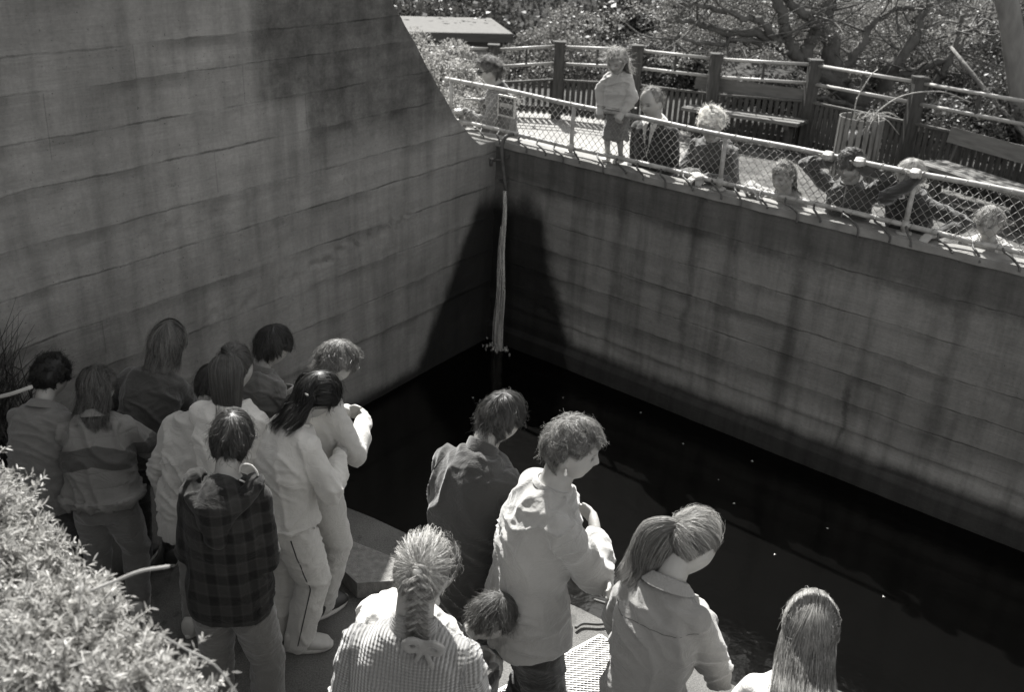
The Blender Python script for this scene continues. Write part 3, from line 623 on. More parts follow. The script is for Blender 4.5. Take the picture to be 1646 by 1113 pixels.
# twisted coastal tree
def gnarled(name, label, root, limbs, mat, leafm, nleaf, leaf, cat='tree', crown_r=(.35, .8), extra=2, seed=1):
    r_ = random.Random(seed); t = empty(name, root); tag(t, label, cat); rt = Vector(root); tips = []
    mb = MB(); br = MB()
    for pts, r0, r1 in limbs:
        P = [Vector(p) - rt for p in pts]
        S = spline(P, 6); n = len(S); r0 *= 1.15; r1 *= 1.25; jit = [Vector(s) + Vector((r_.gauss(0, 1), r_.gauss(0, 1), r_.gauss(0, 1))) * .02 for s in S]
        (mb if r0 > .09 else br).tube(jit, [r0 + (r1 - r0) * (k / (n - 1)) ** .8 for k in range(n)], 9)
        for k in range(2, n):
            if r_.random() < .8:
                for e in range(extra):
                    d = Vector((r_.gauss(0, 1), r_.gauss(0, .8), r_.gauss(.15, .6))).normalized(); L = r_.uniform(.4, 1.25); p = jit[k]; q = p + d * L * .5 + Vector((0, 0, r_.uniform(-.1, .15))); s2 = p + d * L + Vector((r_.gauss(0, .15), 0, r_.uniform(-.1, .25)))
                    rr = min(r1, .013)
                    if r_.random() < .35: br.tube(spline([p, q, s2], 3), [rr * 1.3, rr * 1.15, rr, rr * .85, rr * .7, rr * .55, rr * .4], 5); tips.append(s2)
                    if r_.random() < .7: tips.append(q)
    mb.build('trunk', mat, t, True); br.build('branches', mat, t, True)
    P = cluster_pts([(x[0] + r_.gauss(0, .2), x[1] + r_.uniform(.3, 1.2), x[2] + r_.gauss(0, .15)) for x in tips if r_.random() < .75], [r_.uniform(*crown_r) for _ in tips], nleaf, .5, .2)
    leaves('crown', P, leaf, leafm, t, 2.0)
    return t
def T(px, py, y): p = ony(px, py, y); return (p.x, p.y, p.z)
rt = T(1440, 200, 15.2)
limbs = [
 ([T(1440, 200, 15.2), T(1400, 178, 15.1), T(1362, 150, 15.0), T(1345, 118, 15.0), T(1335, 70, 15), T(1328, 20, 15), T(1345, -30, 15)], .17, .08),
 ([T(1490, 205, 15.2), T(1440, 165, 15.2), T(1425, 125, 15.1), T(1450, 85, 15), T(1478, 40, 15.2), T(1480, -10, 15.4)], .16, .05),
 ([T(1362, 150, 15.0), T(1310, 110, 14.8), T(1275, 78, 14.6), T(1262, 45, 14.5), T(1252, 10, 14.4), T(1240, -40, 14.3)], .11, .05),
 ([T(1275, 78, 14.6), T(1215, 55, 14.4), T(1160, 48, 14.3), T(1120, 38, 14.2), T(1080, 25, 14.0)], .075, .02),
 ([T(1290, 90, 14.7), T(1308, 55, 14.6), T(1300, 25, 14.5), T(1270, 5, 14.5), T(1260, -30, 14.5)], .09, .04),
 ([T(1255, 70, 14.5), T(1225, 35, 14.3), T(1190, 28, 14.2), T(1140, 12, 14.1), T(1090, 5, 14)], .06, .02),
 ([T(1345, 118, 15), T(1380, 80, 15), T(1400, 40, 15.1), T(1440, 15, 15.2), T(1500, 8, 15.2)], .07, .025),
 ([T(1240, 80, 14.5), T(1200, 65, 14.3), T(1150, 72, 14.2), T(1095, 62, 14.0), T(1070, 68, 14)], .045, .012),
 ([T(1425, 125, 15.1), T(1480, 110, 15), T(1530, 90, 14.8), T(1560, 50, 14.8), T(1590, 30, 14.7)], .07, .02),
 ([T(1440, 165, 15.2), T(1500, 135, 15), T(1520, 110, 14.8), T(1535, 70, 14.8), T(1550, 20, 14.8)], .06, .025),
 ([T(1400, 178, 15.1), T(1350, 165, 14.6), T(1310, 155, 14.4), T(1270, 160, 14.3)], .05, .015)]
gnarled('twisted_tree', 'twisted many-limbed tree with pale sunlit leaves above the benches', rt, limbs, M_BARKM, M_LFT, 2300, .022, crown_r=(.14, .34), extra=2)

# leaning bare trunk and tall pale trunk at the right
lt = empty('leaning_trunk', T(1665, 235, 12.2)); tag(lt, 'bare thin trunk leaning diagonally behind the rails near the right edge', 'tree'); base = lt.location
mb = MB(); mb.tube([Vector(T(*p)) - base for p in ((1665, 235, 12.2), (1600, 165, 12.8), (1560, 115, 13.2), (1528, 75, 13.5))], [.035, .032, .028, .022], 8); mb.build('trunk', M_BARK, lt, True)
tt = empty('pale_trunk_tree', T(1650, 220, 12.6)); tag(tt, 'tall pale trunk standing at the very right edge of the picture', 'tree'); base = tt.location
mb = MB(); mb.tube(spline([Vector(T(*p)) - base for p in ((1652, 225, 12.6), (1640, 150, 12.6), (1630, 80, 12.6), (1622, 20, 12.6), (1600, -80, 12.8), (1580, -260, 13.2))], 5), .13, 12); mb.build('trunk', M_BARK, tt, True)
P = cluster_pts([tuple(Vector(T(1580 + random.uniform(-120, 120), -300 + random.uniform(-90, 90), 13.2)) - base) for _ in range(26)], [random.uniform(.5, .9) for _ in range(26)], 160, .7, .3); leaves('crown', P, .06, M_LF2, tt)
# far wooded hillside that reads as one dark mass
N = 260000; x = rng.uniform(-45, 55, N); y = rng.uniform(20, 60, N) ** 1.0; zc = np.array([gz(a, b_) for a, b_ in zip(x[::10], y[::10])]).repeat(10)[:N]
lump = np.array([noise.noise(Vector((a * .45, b_ * .45, 3))) for a, b_ in zip(x[::10], y[::10])]).repeat(10)[:N]; x = x[::10].repeat(10)[:N] + rng.normal(0, .35, N); y = y[::10].repeat(10)[:N] + rng.normal(0, .35, N)
z = zc + 0.9 + 1.6 * np.clip(lump + .35, 0, 1) + rng.normal(0, .35, N)
wd = leaves('wooded_slope', np.stack([x, y, z], 1), .09, M_LF3, None, 1.5); tag(wd, 'dark wooded slope filling the top of the picture', 'woodland', kind='stuff')

# ---- plant by the foot of the tall wall, far left
def blades(name, label, root, n, L, mat, seed, spread=.35, wdt=.006, cat='shrub'):
    r_ = np.random.default_rng(seed); t = empty(name, root); tag(t, label, cat); K = 6; tt_ = np.linspace(0, 1, K)
    o = r_.normal(0, 1, (n, 3)) * np.array([spread, spread, .02]) * .5; o[:, 2] = np.abs(o[:, 2]); h = r_.uniform(0, 1, n); o[:, 2] += h * L * 1.3
    o[:, :2] *= (1 - .55 * h)[:, None]
    d = r_.normal(0, .5, (n, 3)); d[:, 2] = 1; d /= np.linalg.norm(d, axis=1)[:, None]; ln = L * r_.uniform(.25, .55, n)
    P = o[:, None] + d[:, None] * (ln[:, None] * tt_)[..., None]; P[..., :2] += (r_.normal(0, .05, (n, 2)))[:, None] * (tt_ ** 2)[None, :, None]
    s = np.cross(d, r_.normal(size=(n, 3))); s /= np.linalg.norm(s, axis=1)[:, None]
    strips('foliage', P, np.broadcast_to(wdt * (1 - tt_ * .8), (n, K)), np.broadcast_to(s[:, None], P.shape), mat, t, r_.uniform(0, 1, n)); 
    mb = MB()
    for k in range(7): mb.tube(spline([(r_.normal() * .03, r_.normal() * .03, -.05), (r_.normal() * .07, r_.normal() * .07, L * .6), (r_.normal() * .1, r_.normal() * .1, L * 1.2)], 3), .008, 5)
    mb.build('stem', M_BARKD, t, True); return t
p = onz(22, 800, 0.0); p = Vector((-2.62, 4.15, 0.0)); blades('spiky_shrub', 'dark spiky shrub growing at the foot of the tall wall, far left', p, 2600, .82, M_LF3, 5, .42, .007)
st = empty('pale_stick', ony(-8, 640, 3.4)); tag(st, 'pale bare stick pointing toward the curly dark-haired child', 'stick'); base = st.location
mb = MB(); mb.tube(spline([Vector((0, 0, 0)), ony(20, 633, 3.4) - base, ony(52, 622, 3.42) - base], 4), .008, 7); mb.build('shaft', M_TWIG, st, True)

# ---- sunlit heath bushes on the bank, close to the viewer
M_HEATH = leafmat('heath_leaf', 0.36, .35, .6)
def heath(label, c, rx, ry, rz, ntip, seed):
    r_ = np.random.default_rng(seed); t = empty('heath_bush', c); tag(t, label, 'bush', 'sunlit bushes on the near bank')
    d = r_.normal(size=(ntip, 3)); d[:, 2] = np.abs(d[:, 2]) * 1.0 + .02; d /= np.linalg.norm(d, axis=1)[:, None]
    cen = d * np.array([rx, ry, rz]) * (r_.uniform(.5, 1.0, ntip) ** .5)[:, None]
    cen += np.array([nvec(Vector(q) * 3.0) for q in cen]) * .10
    mb = MB(); allc = []; alld = []
    for k in range(ntip):
        q = Vector(cen[k]); root_ = q * .45; out = (Vector(d[k]) + Vector(r_.normal(0, .35, 3)) + Vector((0, 0, .25))).normalized(); L = r_.uniform(.03, .11)
        if k % 3 == 0: mb.tube([root_, q * .8, q, q + out * L], [.005, .004, .003, .0015], 4)
        m_ = 38; tt = r_.uniform(0, 1, m_); ax = np.array(q)[None] + np.array(out)[None] * (tt * L)[:, None]
        dd = r_.normal(size=(m_, 3)); dd -= np.array(out) * (dd @ np.array(out))[:, None]; dd /= np.linalg.norm(dd, axis=1)[:, None]; dd = dd + np.array(out) * r_.uniform(.3, 1.1, m_)[:, None]; dd /= np.linalg.norm(dd, axis=1)[:, None]
        allc.append(ax); alld.append(dd)
    Cc = np.concatenate(allc); D = np.concatenate(alld); n = len(Cc); ln = r_.uniform(.009, .024, n); s = np.cross(D, r_.normal(size=(n, 3))); s /= np.linalg.norm(s, axis=1)[:, None]
    K = np.array([0, .5, 1.0]); P = Cc[:, None] + D[:, None] * (ln[:, None] * K)[..., None]; P[:, 1] += np.array([0, 0, .001])
    wd_ = np.stack([np.full(n, .0018), np.full(n, .0044), np.full(n, .0012)], 1) * r_.uniform(.7, 1.3, n)[:, None]
    strips('foliage', P, wd_, np.broadcast_to(s[:, None], P.shape), M_HEATH, t, r_.uniform(0, 1, n))
    mb.build('stem', M_TWIG, t, True); return t
def hp(px, py, y): p = ony(px, py, y); return p
for i, (px, py, Y, rx, ry, rz, n) in enumerate([(-50, 1060, 1.62, .14, .18, .23, 1900), (50, 1190, 1.38, .16, .2, .15, 1500), (-95, 855, 1.8, .12, .2, .17, 750), (185, 1185, 1.32, .13, .15, .075, 750), (85, 1050, 1.5, .10, .12, .10, 560), (-20, 945, 1.72, .13, .15, .14, 700)]):
    c = hp(px, py, Y); heath(['large sunlit heath bush filling the left edge', 'sunlit heath bush in the bottom left corner, nearest the viewer', 'sunlit heath tips reaching up over the jacket of the curly-haired child', 'low heath shoots along the bottom edge, below the plaid jacket boy', 'short heath shoots reaching right toward the jeans of the striped-jacket child', 'rounded heath bush between the upper and the largest one'][i],
        (c.x, c.y, c.z - rz * .45), rx, ry, rz, n, 90 + i)
for i, (a, b_, c_) in enumerate([((185, 935, 1.5), (225, 919, 1.5), (272, 911, 1.5)), ((300, 1045, 1.3), (345, 1070, 1.3), (385, 1120, 1.3))]):
    A, B, C_ = hp(*a), hp(*b_), hp(*c_); s_ = empty('dry_stalk', A); tag(s_, ['thick pale dry stalk pointing right across the jeans', 'bent dry stalk arching down at the bottom edge', 'thin dry stalk with a hooked tip above the low shoots'][i], 'stalk', 'dry stalks among the heath')
    mb = MB(); mb.tube(spline([B - B + (A - (B - A) * 1.0) - A, A - A, B - A, C_ - A], 5), .0032 if i == 0 else .0018, 7); mb.build('stalk', M_TWIG, s_, True)
# ================================================================== PEOPLE
def cloth(name, v, pattern=None, sheen=0.35, rough=0.9, var=0.12, bump=0.35, bscale=220, **k):
    b = NB(name); c = b.coord('Object'); x, y, z = b.sep(c)
    t = b.ramp(b.noise(c, 5, 5, 0.6), 0.25, 0.75, v * (1 - var), v * (1 + var), False)
    h = b.noise(c, bscale, 2, 0.6); ds = 0.0025
    if pattern == 'plaid':
        s = k.get('s', 70.0)
        def band(q, f, w): return b.ramp(b.math('ABSOLUTE', b.math('SUBTRACT', b.math('FRACT', b.math('MULTIPLY', q, f)), 0.5)), w, w + .1, 1, 0)
        q = b.math('ADD', x, b.math('MULTIPLY', y, 0.6)); A = band(q, s / 7, .2); B = band(z, s / 7, .2); A2 = band(q, s / 3.5, .06); B2 = band(z, s / 3.5, .06)
        mm = b.math('ADD', b.math('MULTIPLY', b.math('ADD', A, B), 0.5), b.math('MULTIPLY', b.math('ADD', A2, B2), 0.3))
        t = b.math('MULTIPLY', t, b.math('ADD', 0.55, b.math('MULTIPLY', mm, k.get('amt', 1.6))))
    if pattern == 'rib':
        q = b.n('Attribute'); q.attribute_name = 'rib'; ph = b.math('MULTIPLY', q.outputs['Fac'], k.get('s', 420.0))
        rib = b.math('MULTIPLY_ADD', b.math('SINE', ph), 0.5, 0.5); row = b.math('MULTIPLY_ADD', b.math('SINE', b.math('MULTIPLY', z, 700.0)), 0.5, 0.5)
        t = b.math('MULTIPLY', t, b.math('ADD', 0.62, b.math('ADD', b.math('MULTIPLY', rib, 0.42), b.math('MULTIPLY', row, 0.12)))); h = b.math('ADD', rib, b.math('MULTIPLY', row, .35)); ds = 0.006
    if pattern == 'band':          # broad dark band across the upper back, bent like a chevron
        zz = b.math('ADD', z, b.math('MULTIPLY', b.math('ABSOLUTE', x), k.get('slope', -0.25)))
        m1 = b.math('MULTIPLY', b.ramp(zz, k['z0'], k['z0'] + .006, 0, 1), b.ramp(zz, k['z1'], k['z1'] + .006, 1, 0)); t = b.math('MULTIPLY', t, b.math('SUBTRACT', 1.0, b.math('MULTIPLY', m1, .62)))
    if pattern == 'seam':          # quilted seams
        q = b.math('ABSOLUTE', b.math('SINE', b.math('ADD', b.math('MULTIPLY', z, 45.0), b.math('MULTIPLY', b.noise(c, 3, 3), 3.0)))); h = b.math('POWER', q, 0.3); ds = 0.012
    if 'z0' in k and pattern == 'seam':
        zz = b.math('ADD', z, b.math('MULTIPLY', b.math('ABSOLUTE', x), k.get('slope', .3))); m1 = b.math('MULTIPLY', b.ramp(zz, k['z0'], k['z0'] + .006, 0, 1), b.ramp(zz, k['z1'], k['z1'] + .006, 1, 0)); t = b.math('MULTIPLY', t, b.math('SUBTRACT', 1.0, b.math('MULTIPLY', m1, .62)))
    b.color(t); b.rough(rough, 0.15); b.p.inputs['Sheen Weight'].default_value = sheen; b.p.inputs['Sheen Roughness'].default_value = 0.55
    cw = b.noise(b.coord('Object', (1, 1, 1.4)), 11, 5, 0.6, 1.2); cr = b.math('ABSOLUTE', b.math('SUBTRACT', cw, 0.5)); pb = b.bump(cr, 0.55, 0.02); b.bump(h, bump, ds, pb); return b.m
def skinmat(name, v, feat):
    b = NB(name); c = b.coord('Object'); at = b.n('Attribute'); at.attribute_name = 'feat'
    t = b.ramp(b.noise(c, 14, 4, 0.6), 0.25, 0.75, v * .92, v * 1.08, False)
    mx = b.n('Mix'); b.l(b.math('MULTIPLY', at.outputs['Fac'], 1.0, clamp=True), mx.inputs[0]); b.l(t, mx.inputs[2]); mx.inputs[3].default_value = feat; b.color(mx.outputs[0])
    b.rough(0.55, 0.35); b.p.inputs['Subsurface Weight'].default_value = 0.08; b.p.inputs['Subsurface Radius'].default_value = (.01, .006, .004); return b.m
M_SKIN = skinmat('fair_skin', 0.30, 0.03); M_SKIN2 = skinmat('dark_skin', 0.10, 0.02)
def hairmat(name, v, spec=0.5, rough=0.38, tr=0.25):
    spec *= .7; rough = .46; tr = max(tr, .3)
    b = NB(name); at = b.n('Attribute'); at.attribute_name = 'var'
    b.color(b.ramp(at.outputs['Fac'], 0, 1, v * .35, v * 1.7, False)); b.rough(rough, spec)
    tl = b.n('BsdfTranslucent'); b.l(b.tint(b.ramp(at.outputs['Fac'], 0, 1, v * .6, v * 1.6, False)), tl.inputs[0]); mx = b.n('MixShader'); mx.inputs[0].default_value = tr
    b.l(b.p, mx.inputs[1]); b.l(tl, mx.inputs[2]); b.l(mx, b.out.inputs[0]); return b.m
H_BLACK = hairmat('black_hair', 0.018, .6); H_DARK = hairmat('dark_brown_hair', 0.04, .6); H_BROWN = hairmat('brown_hair', 0.10, .6); H_MID = hairmat('light_brown_hair', 0.17, .5); H_FAIR = hairmat('fair_hair', 0.30, .5); H_WHITE = hairmat('white_hair', 0.70, .5, .5)
M_SHOE = simple('pale_trainer', .40, .6, .4, .15, 20, .2, 90, .002); M_SHOED = simple('dark_shoe', .03, .5, .4, .3, 20, .2, 90, .002); M_SOLE = simple('shoe_sole', .45, .7, .3, .1, 20, .2)

def remesh(vf, voxel, smooth=6, name='tmp'):
    V = []; Fc = []; n = 0
    for v, f in vf:
        V.append(v); Fc += [tuple(i + n for i in q) for q in f]; n += len(v)
    me = bpy.data.meshes.new(name); me.from_pydata(np.concatenate(V).tolist(), [], Fc); me.update()
    bm = bmesh.new(); bm.from_mesh(me); bmesh.ops.recalc_face_normals(bm, faces=bm.faces); bm.to_mesh(me); bm.free()
    o = bpy.data.objects.new('tmp', me); COL.objects.link(o)
    r = o.modifiers.new('r', 'REMESH'); r.mode = 'VOXEL'; r.voxel_size = voxel
    if smooth: s = o.modifiers.new('s', 'SMOOTH'); s.iterations = smooth; s.factor = 0.5
    dg = bpy.context.evaluated_depsgraph_get(); dg.update(); ev_ = o.evaluated_get(dg); out = bpy.data.meshes.new_from_object(ev_)
    bpy.data.objects.remove(o); bpy.data.meshes.remove(me)
    return out
import bmesh
def co(me): a = np.empty(len(me.vertices) * 3, np.float32); me.vertices.foreach_get('co', a); return a.reshape(-1, 3).astype(float)
def no(me): a = np.empty(len(me.vertices) * 3, np.float32); me.vertices.foreach_get('normal', a); return a.reshape(-1, 3).astype(float)
def setco(me, v): me.vertices.foreach_set('co', v.astype(np.float32).ravel()); me.update()
def finish(me, name, mat, parent):
    me.polygons.foreach_set('use_smooth', [True] * len(me.polygons)); me.materials.clear(); me.materials.append(mat); me.name = name
    return link(name, me, parent)
def wrinkle(me, amp, f, seed, amp2=0.0, f2=None):
    """cloth folds: long drape creases plus shorter cross creases where the cloth bunches"""
    v = co(me); n = no(me); out = np.zeros(len(v)); fx, fy, fz = f; N3 = noise.noise
    for i in range(len(v)):
        x, y, z = v[i]; q = nvec(Vector((x * 4 + seed, y * 4, z * 4))) * .9; w = N3(Vector((x * 3.2 - seed, y * 3.2, z * 3.2 + 7)))
        a = N3(Vector((x * fx * 1.3 + z * 2.5 + q.x + seed, y * fy * 1.3 + q.y, z * fz * .45 + q.z)))
        b = N3(Vector((x * 4.5 + q.y + seed, y * 4.5 + q.x, z * 17 + x * 5 + q.z * 2)))
        ca = (1 - min(1, abs(a) * 3.2)) ** 1.6; cb = (1 - min(1, abs(b) * 3.4)) ** 1.5
        k = min(1, max(0, .5 + 1.6 * w)); out[i] = amp * (ca * (.45 + .55 * (1 - k)) * 1.3 - .35) + amp * cb * k * 1.25 + a * amp * .8
        if amp2: c = N3(Vector((x * f2[0] - seed, y * f2[1] + q.x * 1.5, z * f2[2] + q.y * 1.5))); out[i] += (1 - min(1, abs(c) * 3)) * amp2 * k
    setco(me, v + n * out[:, None])
def loft(rings, n=20, p=2.3):
    """rings: (centre, X, Y, rx, ry) superellipse sections"""
    v = []; f = []
    for c, X, Y, rx, ry in rings:
        for k in range(n):
            a = 2 * math.pi * k / n; ca, sa = math.cos(a), math.sin(a)
            q = Vector(c) + Vector(X) * (rx * math.copysign(abs(ca) ** (2 / p), ca)) + Vector(Y) * (ry * math.copysign(abs(sa) ** (2 / p), sa)); v.append(tuple(q))
    m_ = len(rings)
    for i in range(m_ - 1):
        for k in range(n):
            a = i * n + k; b = i * n + (k + 1) % n; f.append((a, b, b + n, a + n))
    f.append(tuple(range(n))[::-1]); f.append(tuple((m_ - 1) * n + k for k in range(n)))
    return np.array(v), f
def ico(sub):
    bm = bmesh.new(); bmesh.ops.create_icosphere(bm, subdivisions=sub, radius=1); v = np.array([x.co[:] for x in bm.verts]); f = [tuple(q.index for q in p.verts) for p in bm.faces]; bm.free(); return v, f
ICO = ico(5)
def sm(x, a, b): t = np.clip((x - a) / (b - a), 0, 1); return t * t * (3 - 2 * t)
def headshape(hh, age=1.0):
    """head in its own frame (x right, y forward, z up, centre of the skull at 0); hh crown-to-chin"""
    d = ICO[0].copy(); v = d * np.array([.345, .425, .5]) * hh; x, y, z = v[:, 0] / hh, v[:, 1] / hh, v[:, 2] / hh
    low = sm(-z, 0.02, .5); front = sm(y, -.05, .2)
    x = x * (1 - .30 * low ** 1.3); y = np.where(y < 0, y * (1 - .45 * low), y * (1 - .10 * low))
    y = np.where(y > 0, y - .055 * sm(y, .2, .42) * (1 - low * .5), y); x = x * (1 - .06 * sm(z, .15, .5))
    z = np.where(z > 0, z * .96, z)
    g = lambda cx, cz, sx, sz: np.exp(-((np.abs(x) - cx) / sx) ** 2 - ((z - cz) / sz) ** 2) * front
    y = y - .050 * g(.135, .005, .065, .055) + .018 * g(.10, .085, .12, .03) + .030 * g(.17, -.12, .08, .07)
    y = y + (.075 * np.exp(-((z + .115) / .045) ** 2) + .045 * np.exp(-((z + .05) / .07) ** 2)) * np.exp(-(x / (.038 + .012 * (z < -.08))) ** 2) * front
    y = y + .018 * g(0, -.225, .075, .018) + .016 * g(0, -.268, .06, .018) - .012 * g(0, -.247, .07, .010) - .014 * g(0, -.325, .08, .022) + .032 * g(0, -.41, .08, .06)
    out = [(np.stack([x, y, z], 1) * hh, ICO[1])]
    for s in (-1, 1):       # ears
        e, f = ICO2; q = e * np.array([.022, .055, .095]) * hh; q[:, 0] += s * (.33 + .0) * hh + s * (-e[:, 1]) * .022 * hh; q[:, 1] += -.03 * hh; q[:, 2] += -.045 * hh; out.append((q, f))
    return out
ICO2 = ico(3)
def headfeat(P, hh):
    """P head-local; dark amount for brows, eyes, lips, nostrils"""
    x, y, z = P[:, 0] / hh, P[:, 1] / hh, P[:, 2] / hh; ax = np.abs(x); f = (y > .15)
    eye = np.exp(-((ax - .135) / .052) ** 4 - ((z + .002) / .022) ** 2) * 1.0
    brow = np.exp(-((ax - .14) / .07) ** 4 - ((z - .075 + .1 * (ax - .14) ** 2) / .016) ** 2) * .75
    lip = np.exp(-(x / .075) ** 4 - ((z + .247) / .024) ** 2) * .45 + np.exp(-(x / .075) ** 4 - ((z + .247) / .006) ** 2) * .4
    nos = np.exp(-((ax - .022) / .012) ** 2 - ((z + .150) / .010) ** 2) * .6
    return np.clip(eye + brow + lip + nos, 0, 1) * f
def ik(a, b, l1, l2, pole):
    a, b, pole = Vector(a), Vector(b), Vector(pole); d = b - a; L = min(d.length, (l1 + l2) * .995); d.normalize(); b = a + d * L
    x = (l1 * l1 - l2 * l2 + L * L) / (2 * L); h = math.sqrt(max(l1 * l1 - x * x, 0)); p = (pole - d * pole.dot(d)).normalized()
    return a + d * x + p * h, b
def limb(a, b, c, r0, r1, r2, r3, n=14, mid=None):
    """two-bone limb a-b-c with tapered radii, softened bend"""
    a, b, c = Vector(a), Vector(b), Vector(c)
    P = [a, a.lerp(b, .33), a.lerp(b, .66), a.lerp(b, .92), b + (b - (a + c) / 2).normalized() * r2 * .12, b.lerp(c, .10), b.lerp(c, .4), b.lerp(c, .72), c]
    rr = [r0, r0 * .97 + r1 * .03, (r0 + r1) / 2, r1, r1 * 1.02, r1 * .98, (r1 * 1.0 + r2) / 2, (r2 + r3) / 2, r3]
    return tube(P, rr, n, True)
def hand(wrist, fdir, palm, s, curl=.6, grip=False):
    """open or curled hand: palm block + four unequal fingers + thumb. fdir finger direction, palm = palm normal"""
    w_ = Vector(wrist); f = Vector(fdir).normalized(); pn = Vector(palm); pn = (pn - f * pn.dot(f)).normalized(); sd = f.cross(pn); out = []
    out.append(loft([(w_ + f * s * t, sd, pn, s * a, s * b) for t, a, b in ((-.02, .13, .10), (.1, .17, .11), (.3, .21, .11), (.48, .21, .095), (.54, .19, .07))], 12, 2.6))
    for k, (o, ln) in enumerate(((-.155, .42), (-.052, .48), (.052, .45), (.155, .36))):
        p = w_ + f * s * .46 + sd * s * o; d = f.copy(); pts = [p]; c = curl * (1.25 if grip else 1)
        for j, q in enumerate((.42, .33, .25)):
            ax_ = sd; d = (Matrix.Rotation(-c * (0.9 if j == 0 else 1.15), 3, ax_) @ d) if False else (d * math.cos(c) + pn * math.sin(c) if j == 0 else Matrix.Rotation(c, 3, f.cross(pn)) @ d)
            p = p + d * s * ln * q * 1.05; pts.append(p.copy())
        out.append(tube(pts, [s * .052, s * .050, s * .046, s * .038], 8, True))
    p = w_ + f * s * .12 - sd * s * .15; d1 = (f * .7 - sd * .6 + pn * .35).normalized(); p2 = p + d1 * s * .24; p3 = p2 + (f * .85 - sd * .15 + pn * .35).normalized() * s * .2
    out.append(tube([p - d1 * s * .05, p2, p3], [s * .07, s * .058, s * .045], 8, True))
    return out

